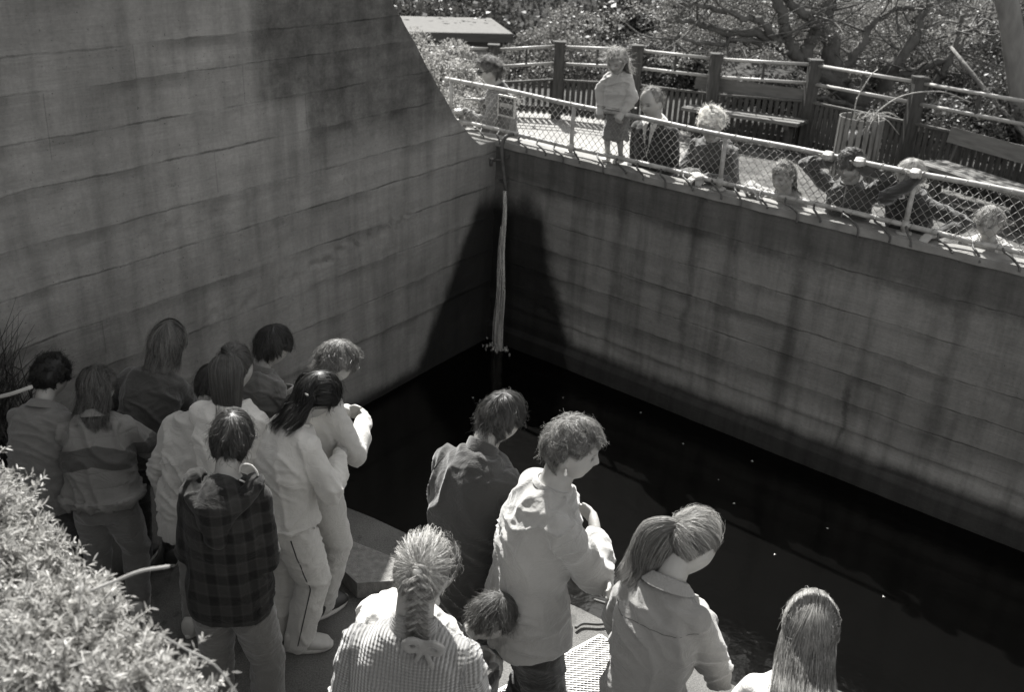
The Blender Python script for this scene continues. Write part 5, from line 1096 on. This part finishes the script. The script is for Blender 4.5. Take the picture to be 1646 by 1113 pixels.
        if style == 'pony':
            fr = r_.normal(size=(nt_, 2)); fr /= np.maximum(1, np.linalg.norm(fr, axis=1)[:, None] / 1.2); Tc = np.gradient(c, axis=0); Tc /= np.linalg.norm(Tc, axis=1)[:, None]; S1 = np.cross(Tc, Hn.T @ np.array([0, 1, 0.2])); S1 /= np.linalg.norm(S1, axis=1)[:, None]; S2 = np.cross(Tc, S1)
            sp_ = hs.get('tw', .030) * np.minimum(1, .35 + t2 * 3) * (1 - .45 * t2 ** 2); wav = hs.get('wave', .006); ncl2 = 24; cl2 = r_.integers(0, ncl2, nt_); pc2 = r_.uniform(0, 6.28, ncl2); 
            Q = c[None] + S1[None] * (fr[:, :1] * sp_[None])[..., None] + S2[None] * (fr[:, 1:] * sp_[None] * .6)[..., None]
            Q = Q + (S1[None] * (np.sin(t2[None] * 9 + pc2[cl2][:, None]) * wav * t2[None])[..., None]) + S2[None] * (np.cos(t2[None] * 8 + pc2[cl2][:, None]) * wav * t2[None])[..., None] + r_.normal(size=(nt_, 1, 3)) * .0015
            ln = r_.uniform(.7, 1.0, nt_); Q = np.stack([np.stack([np.interp(t2 * l_, t2, Q[i, :, a]) for a in range(3)], 1) for i, l_ in enumerate(ln)])
            tlv = emit(Q, np.full((nt_, KK), wdt) * (1 - .7 * t2[None] ** 3), np.clip(.5 + .25 * r_.normal(size=ncl2)[cl2] + .15 * r_.normal(size=nt_), 0, 1), 'ponytail')
        else:
            # plait: three strands woven down the middle of the back of the head
            Tc = np.gradient(c, axis=0); Tc /= np.linalg.norm(Tc, axis=1)[:, None]; S1 = np.cross(Tc, Hn.T @ np.array([0, 1, .2])); S1 /= np.linalg.norm(S1, axis=1)[:, None]; S2 = np.cross(Tc, S1); allq = []; ov = []
            for m_ in range(3):
                ph_ = m_ * 2.094; KF = 60; tf = np.linspace(0, 1, KF); ci_ = np.stack([np.interp(tf, t2, c[:, a]) for a in range(3)], 1); s1 = np.stack([np.interp(tf, t2, S1[:, a]) for a in range(3)], 1); s2 = np.stack([np.interp(tf, t2, S2[:, a]) for a in range(3)], 1)
                wq = .5 + .5 * np.sin(tf * 3.1); A_ = np.sin(tf * 26 + ph_) * .020; B_ = np.sin(2 * (tf * 26 + ph_)) * .008; cc = ci_ + s1 * A_[:, None] + s2 * B_[:, None]
                for i in range(nt_ // 3):
                    o = r_.normal(size=2) * .0065; allq.append(cc + s1 * o[0] + s2 * o[1] + r_.normal(size=3) * .001)
            Q = np.array(allq); emit(Q, np.full(Q.shape[:2], wdt * .9), np.clip(.55 + .25 * r_.normal(size=len(Q)), 0, 1), 'braid')
        if hs.get('band'):
            v, f = tube([Vector(Hn @ (c[1] - v0) + hcn) for v0 in (tie * 0.004, -tie * .004)], [.016, .016], 12, True); mk('hair_tie', v, f, hs['band'], cap, True)
    return cap
from mathutils.bvhtree import BVHTree
def patch(obj, poly, mat, name, parent, step=.008, off=.003, frm=(0, 1, 0), ctr=(0, 0, 0)):
    """cloth patch lying on a garment; poly in (x, z) of the garment seen from frm"""
    T_ = BVHTree.FromPolygons([x.co for x in obj.data.vertices], [tuple(p.vertices) for p in obj.data.polygons]); f = Vector(frm).normalized(); X = f.cross(Vector((0, 0, 1))).normalized() * -1; c = Vector(ctr)
    px = [p[0] for p in poly]; pz = [p[1] for p in poly]
    def inside(x, z):
        r = False; j = len(poly) - 1
        for i in range(len(poly)):
            if (pz[i] > z) != (pz[j] > z) and x < (px[j] - px[i]) * (z - pz[i]) / (pz[j] - pz[i]) + px[i]: r = not r
            j = i
        return r
    nx = int((max(px) - min(px)) / step) + 2; nz_ = int((max(pz) - min(pz)) / step) + 2; V = []; idx = {}; Fc = []
    for i in range(nx):
        for j in range(nz_):
            x, z = min(px) + i * step, min(pz) + j * step
            if inside(x, z):
                o_ = c + X * x + Vector((0, 0, z)) + f * .6; h = T_.ray_cast(o_, -f)
                if h[0] and (h[0] - o_).length < .75: idx[(i, j)] = len(V); V.append(h[0] + f * off)
    for (i, j) in idx:
        q = [(i, j), (i + 1, j), (i + 1, j + 1), (i, j + 1)]
        if all(k in idx for k in q): Fc.append([idx[k] for k in q])
    if Fc: return mk(name, V, Fc, mat, parent, True)
def child_named(E, n):
    return [c for c in COL.objects if c.parent == E and c.name.split('.')[0] == n][0]
C = cloth
m_tan = C('tan_cotton', .125, bump=.4); m_quilt = C('quilted_nylon', .155, 'seam', sheen=.1, rough=.6, bump=.3, z0=.90, z1=.985, slope=.30); m_jean = C('worn_denim', .125, var=.25); m_jean2 = C('pale_denim', .16, var=.3); m_dark = C('dark_wool', .06); m_white = C('white_sweatshirt', .56); m_white2 = C('off_white_cotton', .36)
m_grey = C('grey_jacket_cloth', .12); m_track = C('pale_tracksuit', .42); m_track2 = C('cream_tracksuit', .50); m_plaid = C('dark_plaid_wool', .012, 'plaid', s=80, amt=1.6, sheen=.08); m_plaid2 = C('small_plaid_flannel', .05, 'plaid', s=130, amt=2.2)
m_navy = C('dark_jumper', .042); m_card = C('pale_cardigan', .28, sheen=.5); m_black = C('dark_trousers', .03); m_rib = C('ribbed_wool', .20, 'rib', s=560, sheen=.6, bump=.9); m_denimj = C('grey_denim_jacket', .20); m_shirt = C('white_shirt', .48); m_str = cloth('stripe_braid', .03)
m_coat = C('pale_coat', .34); m_suit = C('dark_suit', .03, sheen=.2); m_t5 = C('pale_knit', .22); m_t6 = C('dark_blouson', .055); m_t8 = C('light_sweater', .28); m_gcoat = C('grey_coat', .14); m_dk = C('darkest_cloth', .018)
m_strap = C('dark_strap', .04)
def HS(style, mat, **k): d = dict(style=style, mat=mat); d.update(k); return d
cast = {}
def P(key, **k): k['_key'] = key; cast[key] = k
# ------ group on the left of the landing (backs to the viewer)
P('P1', px=76, py=570, h=1.36, ztop=1.29, az=8, lean=8, hunch=14, pitch=28, armR='down', armL='front', k=1, label='child with short curly dark hair in a tan jacket, nearest the left edge', group='school group on the landing',
  top=dict(name='jacket', mat=m_tan, loose=.035, hem=.055, flare=1.05, sleeve=.022, collar='fold', wr=.012, f=(6, 6, 6)), bottom=dict(mat=m_black, loose=.012), shoe=M_SHOED, hair=HS('afro', H_BLACK, len=.050, flen=.045, vol=.22, curl=1.3, mess=.8, n=7000, w=.0036, front=.45, cl=.15))
P('P2', px=152, py=588, h=1.32, ztop=1.27, sw=.132, az=-4, lean=12, hunch=10, side=-4, pitch=32, yaw=10, roll=-8, armR=dict(t=(-1.63, 4.18, .62), pole=(.8, -.5, 0), f=(.2, .5, -.8), p=(-1, 0, 0)), armL='front', feet=[(-.09, -.02), (.075, .05)], label='brown-haired child in a quilted jacket with a dark band across the back', group='school group on the landing',
  top=dict(name='quilted_jacket', mat=m_quilt, loose=.050, hem=.0, rib_hem=True, sleeve=.026, collar='fold', wr=.014, f=(7, 7, 10)), bottom=dict(mat=m_jean, loose=.014, ankle=1.3), hair=HS('bob', H_BROWN, flen=.09, zcut=-.72, vol=.10, mess=.35, n=3600, w=.0030, tr=.2))
P('P3', px=266, py=516, h=1.62, ztop=1.27, az=-8, lean=20, hunch=16, side=12, pitch=32, yaw=25, armL=dict(local=1, t=(-.24, .30, .70), pole=(-1, -.2, -.4), f=(0, 1, -.3)), armR='front', label='adult with a fair chin-length bob in a dark jumper, bending by the wall', group='school group on the landing',
  top=dict(name='jumper', mat=m_dark, loose=.030, hem=.05, sleeve=.02, collar='crew', wr=.012, f=(6, 6, 5)), bottom=dict(mat=m_black), shoe=M_SHOED, hair=HS('bob', H_MID, flen=.12, zcut=-.66, vol=.12, mess=.15, n=3600, w=.0030))
P('P5', px=338, py=585, h=1.36, az=5, lean=16, hunch=18, pitch=40, armL=dict(local=1, t=(-.20, .12, .64), pole=(-1, -.5, 0), f=(1, .3, 0), p=(0, -1, 0)), armR='front', label='dark-haired child in a pale baggy top mostly hidden behind the long-ponytail girl', group='school group on the landing',
  top=dict(name='baggy_top', mat=m_white2, loose=.045, hem=.10, flare=1.1, sleeve=.035, collar='crew', wr=.016, f=(6, 6, 5)), bottom=dict(mat=m_jean2, loose=.012), hair=HS('short', H_DARK, n=1800))
P('P4', px=374, py=553, h=1.46, az=8, lean=7, hunch=10, pitch=22, yaw=-6, armL=dict(local=1, t=(-.02, .24, .98), pole=(-1.2, -.5, -.5), f=(1, .3, 0), p=(0, -1, 0)), armR='front', feet=[(-.10, -.01), (.06, .03)], label='girl with very long straight ponytail in a white sweatshirt and pale trousers', group='school group on the landing',
  top=dict(name='sweatshirt', mat=m_white, loose=.030, hem=.01, rib_hem=True, sleeve=.030, collar='crew', wr=.014, f=(6, 6, 7)), bottom=dict(mat=m_track2, loose=.012, ankle=1.2), hair=HS('pony', H_BROWN, tie=(0, -.78, .62), vol=.05, n=3400, tail=.36, nt=2200, tw=.066, wave=.003, tgrav=.6, w=.0028, front=.46, band=m_white))
P('P6', px=436, py=522, h=1.40, ztop=1.33, az=28, lean=6, hunch=10, pitch=30, yaw=12, arms='front', label='boy with thick dark bowl haircut in a grey jacket standing next to the wall', group='school group on the landing',
  top=dict(name='jacket', mat=m_grey, loose=.03, hem=.05, sleeve=.02, collar='shirt', wr=.011), bottom=dict(mat=m_jean), hair=HS('short', H_DARK, len=.10, flen=.09, vol=.10, n=3000, back=-.40, mess=.12))
P('P7', px=538, py=546, h=1.44, az=42, lean=4, hunch=8, pitch=38, yaw=10, arms='front', feet=[(-.05, 0), (.08, .0)], label='fair-haired boy in a pale tracksuit standing at the edge of the water', group='school group on the landing',
  top=dict(name='tracksuit_top', mat=m_track, loose=.026, hem=-.01, rib_hem=True, sleeve=.022, collar='crew', wr=.010, f=(6, 6, 5)), bottom=dict(mat=m_track, loose=.012, cuff=m_white), shoe=M_SHOED, hair=HS('short', H_MID, len=.10, flen=.09, vol=.09, n=3400, mess=.35, back=-.42, fly=300))
P('P8', px=508, py=596, h=1.46, ztop=1.39, az=44, sw=.118, lean=7, hunch=14, pitch=38, yaw=8, arms='front', feet=[(-.08, -.01, 0, -10), (.06, .03, 0, 35)], label='dark-haired girl in a cream tracksuit with a dark stripe down the trouser leg', group='school group on the landing',
  top=dict(name='tracksuit_top', mat=m_track2, loose=.030, hem=.04, flare=1.0, rib_hem=True, sleeve=.024, collar='crew', wr=.011, f=(7, 7, 3)), bottom=dict(mat=m_track2, loose=.024, ankle=1.15, stripe=m_str, wr=.009), hair=HS('bob', H_BLACK, flen=.11, zcut=-.62, vol=.09, mess=.2, n=3800, w=.0028, spec=.7))
P('P9', px=369, py=662, h=1.46, az=4, lean=6, hunch=12, pitch=26, yaw=-8, roll=4, arms='lowfront', feet=[(-.10, 0), (.14, -.04)], label='dark-haired boy in a dark hooded plaid jacket and jeans', group='school group on the landing',
  top=dict(name='hooded_plaid_jacket', mat=m_plaid, loose=.034, hem=.075, flare=.96, sleeve=.026, wr=.007, f=(5, 5, 5), hood=True, collar=None, vox=.008), bottom=dict(mat=m_jean, loose=.016, ankle=1.3), hair=HS('short', H_DARK, len=.085, flen=.08, vol=.07, n=3600, back=-.62, mess=.15, clumps=160))
# ------ nearer people
P('D', px=806, py=630, h=1.60, az=36, lean=6, hunch=16, pitch=34, yaw=6, arms='front', label='dark-haired boy in a dark jumper with a stand-up collar, back to the viewer', group='people at the water edge',
  top=dict(name='dark_jumper', mat=m_navy, loose=.030, hem=.07, sleeve=.024, collar='stand', wr=.012, f=(6, 6, 4), vox=.008), bottom=dict(mat=m_black), shoe=M_SHOED, hair=HS('short', hairmat('dull_brown_hair', .055, .6), len=.11, flen=.10, vol=.08, n=4600, back=-.55, mess=.3, clumps=180, fly=260))
P('W', px=925, py=672, h=1.68, az=74, lean=5, hunch=9, pitch=10, yaw=24, arms='crossed', vox=.0055, hh=.232, label='woman in profile in a loose pale cardigan, arms folded', group='people at the water edge',
  top=dict(name='cardigan', mat=m_card, loose=.026, hem=.055, flare=1.16, sleeve=.024, collar='crew', wr=.012, f=(5, 5, 2.5), vox=.008), bottom=dict(mat=m_black, loose=.01), shoe=M_SHOED, hair=HS('short', hairmat('ash_brown_hair', .20, .5, .4, .4), len=.085, flen=.05, vol=.13, n=6500, curl=.16, mess=.55, cl=.35, grav=.5, cling=.35, back=-.72, sidez=.06, clumps=260, fly=300, flyl=.012, w=.0026, front=.60))
P('WS', px=700, py=872, h=1.42, az=20, lean=34, hunch=26, pitch=55, arms='front', label='person in a loose white shirt almost hidden behind the woman in the ribbed jumper', group='people at the water edge',
  top=dict(name='white_shirt', mat=m_shirt, loose=.065, hem=.12, flare=1.25, sleeve=.03, collar='shirt', wr=.014, f=(8, 8, 3)), bottom=dict(mat=m_dark), hair=HS('bob', H_MID, flen=.1, zcut=-.5, vol=.10, n=1800))
P('K', px=792, py=955, h=1.30, ztop=1.06, az=58, lean=14, hunch=24, pitch=48, yaw=10, arms='front', label='small brown-haired child in a plaid shirt looking down', group='people at the water edge', hh=.195,
  top=dict(name='plaid_shirt', mat=m_plaid2, loose=.022, hem=.06, sleeve=.018, collar='shirt', wr=.009), bottom=dict(mat=m_jean), hair=HS('short', hairmat('mouse_hair', .11, .4), len=.085, flen=.08, vol=.04, n=3800, back=-.42, mess=.12, clumps=140))
P('S', px=678, py=866, h=1.66, az=8, lean=5, hunch=10, pitch=20, roll=3, arms='down',  label='woman with fair plaited hair seen from behind in a thick ribbed jumper', group='people at the water edge',
  top=dict(name='ribbed_jumper', mat=m_rib, loose=.024, hem=.04, sleeve=.026, collar='stand', wr=.010, f=(4, 4, 4), ribattr=True, vox=.0075, trim=m_rib), bottom=dict(mat=m_dark), hair=HS('braid', H_FAIR, tie=(.10, -.92, .38), vol=.07, n=5600, tail=.25, nt=540, tgrav=.5, w=.0026, mess=.25, fly=420, flyl=.035, front=.44, back=-.62, band=m_white))
P('G', px=1118, py=828, h=1.50, sw=.122, az=34, lean=6, hunch=12, pitch=40, yaw=12, arms='front', label='girl with a wavy side ponytail in a grey denim jacket', group='people at the water edge',
  top=dict(name='denim_jacket', mat=m_denimj, loose=.014, hem=.05, flare=1.0, sleeve=.014, collar='fold', wr=.010, f=(5, 5, 4), vox=.008), bottom=dict(mat=m_jean), hair=HS('pony', hairmat('sandy_hair', .25, .5, .4, .4), tie=(-.42, -.88, .22), vol=.06, n=4800, tail=.28, nt=2200, tw=.058, wave=.014, tgrav=.62, w=.0026, path=(-.9, -.5, .0), fly=700, flyl=.028, mess=.8, front=.44, band=m_dark))
P('L', px=1312, py=958, h=1.44, az=14, lean=10, hunch=14, pitch=36, yaw=8, arms='front', label='girl with long straight loose hair in a white top at the bottom right', group='people at the water edge',
  top=dict(name='white_top', mat=m_white, loose=.024, hem=.05, sleeve=.020, collar='crew', wr=.009), bottom=dict(mat=m_jean), hair=HS('long', hairmat('honey_hair', .22, .5, .38, .3), flen=.06, faz=.14, zcut=-1.45, vol=.08, n=5600, mess=.10, w=.0028, K=20, clumps=150, fly=300, flyl=.010, drape=.028, cling=1.0))
# ------ people behind the railing, facing the pool
def rt_(s, b_, z): return tuple(rwp(s, b_, z))
P('T1', px=788, py=88, h=1.6, gz=PROM, ztop=2.03, az=-88, lean=6, hunch=8, pitch=14, yaw=-6, armR=dict(t=rt_(-.30, .42, 1.62), pole=(.5, -.6, -.8), f=(.25, 1, .1), p=(-.3, 0, -1), curl=.1), armL=dict(t=rt_(-.22, .12, 1.58), pole=(-.5, -.6, -.8), f=(0, 1, 0), p=(.3, 0, -1), curl=.2), vox=.006, hh=.235, label='woman in dark glasses and a grey coat holding her hands out past the wall end', group='people behind the railing',
  top=dict(name='coat', mat=m_gcoat, loose=.035, hem=.10, sleeve=.02, collar='fold', wr=.010, trim=m_dk), bottom=dict(mat=m_dark), shoe=M_SHOED, hair=HS('curly', H_MID, len=.085, flen=.05, vol=.13, n=3000, w=.004, mess=.5, curl=.3, grav=.5, front=.5, sidez=.05, back=-.8))
P('T2', px=993, py=74, h=.95, gz=COP + .02, ztop=2.315, az=-150, lean=6, hunch=8, pitch=24, yaw=0, armR=dict(t=rt_(1.20, .09, 1.855), pole=(.9, -.2, -.6), f=(-.3, .6, -.7), p=(0, -1, -.6), grip=True, curl=.8), armL=dict(t=rt_(1.42, .09, 1.855), pole=(-.9, -.2, -.6), f=(.3, .6, -.7), p=(0, -1, -.6), grip=True, curl=.8), vox=.006, hh=.195, feet=[(-.05, 0), (.06, 0)], label='little girl with blown fair hair in a pale coat, standing on the coping', group='people behind the railing',
  top=dict(name='coat', mat=m_coat, loose=.044, hem=-.01, flare=1.3, sleeve=.034, collar='fold', wr=.008), bottom=dict(mat=m_gcoat, kind='skirt', name='skirt', len=.30), hair=HS('bob', H_FAIR, flen=.035, faz=.47, front=.50, zcut=-.80, vol=.12, n=2600, w=.004, mess=.5, fly=300, flyl=.05))
P('T3', px=1050, py=136, h=1.72, gz=PROM, ztop=2.045, az=-146, lean=6, hunch=8, pitch=14, yaw=14, arms='lowfront', vox=.006, hh=.235, label='balding man in a dark suit with white shirt and tie looking down', group='people behind the railing',
  top=dict(name='suit_jacket', mat=m_suit, loose=.022, hem=.10, sleeve=.014, collar='fold', wr=.004, trim=m_shirt), bottom=dict(mat=m_suit), shoe=M_SHOED, hair=HS('short', hairmat('grey_hair', .26, .5), len=.03, flen=.015, vol=.025, n=2400, w=.003, front=.90, back=-.5))
P('T4', px=1147, py=171, h=1.6, gz=PROM, ztop=1.975, az=-148, lean=8, hunch=14, pitch=22, yaw=-8, armL=dict(t=rt_(2.15, .12, 1.50), pole=(-.8, -.6, -.5), f=(.6, .8, 0), p=(0, 0, -1)), armR=dict(t=rt_(2.05, .15, 1.50), pole=(.8, -.6, -.5), f=(-.6, .8, 0), p=(0, 0, -1)), vox=.006, hh=.235, label='elderly woman with white curly hair in a dark coat behind the railing', group='people behind the railing',
  top=dict(name='coat', mat=C('dark_coat', .05), loose=.035, hem=.10, sleeve=.02, collar='fold', wr=.010), bottom=dict(mat=m_dark), shoe=M_SHOED, hair=HS('curly', H_WHITE, len=.040, flen=.035, vol=.17, n=4200, w=.004, curl=.6, mess=.3, grav=.3, front=.42))
P('T5', px=1264, py=256, h=1.35, gz=PROM, ztop=1.735, az=-150, lean=6, hunch=10, pitch=14, yaw=22, armR=dict(t=rt_(2.50, .12, 1.49), pole=(1, -.3, .2), f=(-1, .6, 0), p=(0, 0, -1)), armL='down', vox=.006, hh=.21, label='girl with long fair hair in a pale knit, arm on the coping', group='people behind the railing',
  top=dict(name='knit_top', mat=m_t5, loose=.022, hem=.06, sleeve=.016, collar='crew', wr=.008), bottom=dict(mat=m_jean), hair=HS('long', H_FAIR, flen=.035, faz=.45, zcut=-1.15, vol=.07, n=3000, w=.0036, K=18))
P('T6', px=1372, py=236, h=1.5, gz=PROM, ztop=1.91, az=-146, lean=6, hunch=10, pitch=16, yaw=8, armR=dict(t=rt_(3.06, .08, 1.80), pole=(.7, -.6, -.7), f=(0, .7, .9), p=(0, 1, -.4), grip=True, curl=1.0), armL=dict(t=rt_(3.27, .08, 1.80), pole=(-.7, -.6, -.7), f=(0, .7, .9), p=(0, 1, -.4), grip=True, curl=1.0), vox=.006, hh=.215, label='tousle-haired boy in a dark zipped jacket gripping the rail with both hands', group='people behind the railing',
  top=dict(name='zipped_jacket', mat=m_t6, loose=.022, hem=.05, sleeve=.010, collar='shirt', wr=.010), bottom=dict(mat=m_jean), hair=HS('short', H_BROWN, len=.09, flen=.09, vol=.13, n=3000, w=.0036, mess=.8, curl=.25))
P('T7', px=1471, py=252, h=1.5, gz=PROM, ztop=1.91, az=-140, lean=6, hunch=12, pitch=20, yaw=-4, armR=dict(t=rt_(3.63, .08, 1.80), pole=(.7, -.6, -.7), f=(0, .7, .9), p=(0, 1, -.4), grip=True, curl=1.0), armL=dict(t=rt_(3.80, .14, 1.47), pole=(-1, -.3, -.3), f=(.3, 1, 0), p=(0, 0, -1)), vox=.006, hh=.21, label='fair bowl-cut child in a dark jumper with one hand on the rail', group='people behind the railing',
  top=dict(name='dark_jumper', mat=C('black_jumper', .028), loose=.022, hem=.05, sleeve=.010, collar='crew', wr=.010), bottom=dict(mat=m_jean), hair=HS('short', H_FAIR, len=.10, flen=.10, vol=.09, n=3000, w=.0036, mess=.2, back=-.35))
P('T8', px=1598, py=328, h=1.3, gz=PROM, ztop=1.725, az=-150, lean=6, hunch=12, pitch=16, yaw=14, arms='lowfront', vox=.006, hh=.205, label='small fair-haired child in a light jumper with pale straps, rightmost behind the railing', group='people behind the railing',
  top=dict(name='jumper', mat=m_t8, loose=.022, hem=.06, sleeve=.018, collar='crew', wr=.008), bottom=dict(mat=m_jean), hair=HS('short', H_FAIR, len=.07, flen=.06, vol=.06, n=2600, w=.0036, mess=.2))
ONLY = None
for key_, sp in cast.items():
    if ONLY and key_ not in ONLY: continue
    for g in (sp,):
        E = make_person(sp)
def has(k): return k in cast and '_' in cast[k]
if has('W'):     # earring, white scarf edge
    q = cast['W']['_']; hh = q['hh']; HM = q['HM']; p = q['hc'] + HM @ Vector((.335 * hh, -.03 * hh, -.17 * hh)); 
    for sx in (1, -1):
        p = q['hc'] + HM @ Vector((sx * .335 * hh, -.03 * hh, -.17 * hh)); v, f = tube([p, p - Vector((0, 0, .006))], [.004, .004], 10, True); v2, f2 = tube([p - Vector((0, 0, .012)), p - Vector((0, 0, .018))], [.005, .006], 10, True)
        mb = MB(); mb.add(v, f); mb.add(v2, f2); mb.tube([p, p - Vector((0, 0, .015))], .0015, 5); mb.build('earring', simple('pearl' + str(sx), .6, .3, .6), q['E'], True)
if has('T1'):    # dark glasses
    q = cast['T1']['_']; hh = q['hh']; HM = q['HM']; mb = MB(); mg = simple('dark_lens', .01, .15, .6, bump=0)
    for sx in (-1, 1):
        c = q['hc'] + HM @ Vector((sx * .135 * hh, .40 * hh, .0)); v, f = tube([c, c + HM @ Vector((0, .004, 0))], [.026, .026], 16); mb.add(v, f)
        mb.tube([q['hc'] + HM @ Vector((sx * .22 * hh, .40 * hh, .03 * hh)), q['hc'] + HM @ Vector((sx * .355 * hh, .05 * hh, .03 * hh)), q['hc'] + HM @ Vector((sx * .355 * hh, -.06 * hh, .0))], .003, 6)
    mb.tube([q['hc'] + HM @ Vector((-.05 * hh, .43 * hh, .02 * hh)), q['hc'] + HM @ Vector((.05 * hh, .43 * hh, .02 * hh))], .003, 6); mb.build('glasses', mg, q['E'], True)
if has('T3'):
    q = cast['T3']['_']; t = child_named(q['E'], 'suit_jacket'); n = q['neck']
    patch(t, [(-.075, .02), (.075, .02), (.05, -.10), (0, -.30), (-.05, -.10)], m_shirt, 'shirt_front', t, .006, .007, (0, 1, .1), (n.x, n.y + .02, n.z + .005)); patch(t, [(-.014, -.02), (.014, -.02), (.020, -.22), (0, -.26), (-.020, -.22)], m_dk, 'tie', t, .005, .012, (0, 1, .1), (n.x, n.y + .02, n.z + .005))
if has('T6'):
    q = cast['T6']['_']; t = child_named(q['E'], 'zipped_jacket'); n = q['neck']; patch(t, [(-.006, .0), (.006, .0), (.006, -.34), (-.006, -.34)], M_COP, 'zip', t, .0055, .004, (0, 1, .1), (n.x, n.y + .02, n.z))
if has('T8'):
    q = cast['T8']['_']; t = child_named(q['E'], 'jumper'); n = q['neck']
    for sx in (-1, 1): patch(t, [(sx * .075 - .014, .0), (sx * .075 + .014, .0), (sx * .06 + .014, -.26), (sx * .06 - .014, -.26)], m_shirt, 'strap', t, .006, .004, (0, 1, .25), (n.x, n.y + .02, n.z + .05))
if has('P9'):
    q = cast['P9']['_']; n = q['neck']; h_ = child_named(q['E'], 'hooded_plaid_jacket')     # pale drawcord loop
    mb = MB(); c = n + Vector((.055, -.02, .02)); mb.tube(spline([c, c + Vector((.02, -.02, .05)), c + Vector((.055, -.01, .045)), c + Vector((.075, -.005, -.005)), c + Vector((.045, -.02, -.03)), c + Vector((.01, -.03, -.01))], 5), .0035, 6); mb.build('drawcord', m_white, h_, True)
if has('P8'):
    q = cast['P8']['_']; hh = q['hh']; HM = q['HM']; c = q['hc'] + HM @ Vector((.18 * hh, -.38 * hh, -.05 * hh)); v, f = tube([c - HM @ Vector((.02, 0, 0)), c + HM @ Vector((.02, 0, 0))], [.006, .006], 8, True); mk('hair_clip', v, f, M_COP, q['E'], True)
if has('S'):     # bow at the nape
    q = cast['S']['_']; n = q['neck'] + Vector((.055, -.10, .02)); bow = empty('hair_bow', (0, 0, 0)) if False else None
    V = []; mb = MB()
    loops = []
    for sx in (-1, 1):
        pts = [Vector((0, 0, 0)), Vector((sx * .03, -.012, .018)), Vector((sx * .052, -.012, .004)), Vector((sx * .035, -.01, -.016)), Vector((0, 0, 0))]; loops.append(tube(spline([n + p_ for p_ in pts], 4), .011, 10, True))
        loops.append(tube(spline([n, n + Vector((sx * .012, -.01, -.03)), n + Vector((sx * .026, -.012, -.065))], 4), .008, 8, True))
    loops.append(tube([n + Vector((-.006, -.005, 0)), n + Vector((.006, -.005, 0))], .013, 10, True)); me = remesh(loops, .004, 4); finish(me, 'hair_bow', m_t5, q['E'])

M_SEAM = simple('dark_seam', .03, .9, .1, .1, 10, 0)
def seam(key, garment, pts_, wd_=.004):
    """stitched seam across the back of a garment; points (x, z below the neck)"""
    if not has(key): return
    q = cast[key]['_']; t = child_named(q['E'], garment); n = q['neck']; T_ = BVHTree.FromPolygons([x.co for x in t.data.vertices], [tuple(p.vertices) for p in t.data.polygons]); P_2 = []
    for x, z in spline([(a, b_, 0) for a, b_ in pts_], 6) and [(p[0], p[1]) for p in spline([(a, b_, 0) for a, b_ in pts_], 6)]:
        o_ = Vector((n.x + x, n.y - .6, n.z + z)); h_ = T_.ray_cast(o_, Vector((0, 1, 0)))
        if h_[0]: P_2.append(h_[0] - Vector((0, .0005, 0)))
    if len(P_2) > 3: mb = MB(); mb.tube(P_2, wd_ / 2, 5); mb.build('seam', M_SEAM, t, True)
seam('G', 'denim_jacket', [(-.15, -.10), (-.07, -.105), (0, -.10), (.07, -.105), (.15, -.10)], .0016); seam('D', 'dark_jumper', [(-.12, -.03), (-.15, -.12), (-.14, -.2)], .003); seam('P9', 'hooded_plaid_jacket', [(-.14, -.05), (-.17, -.14), (-.155, -.24)], .003)
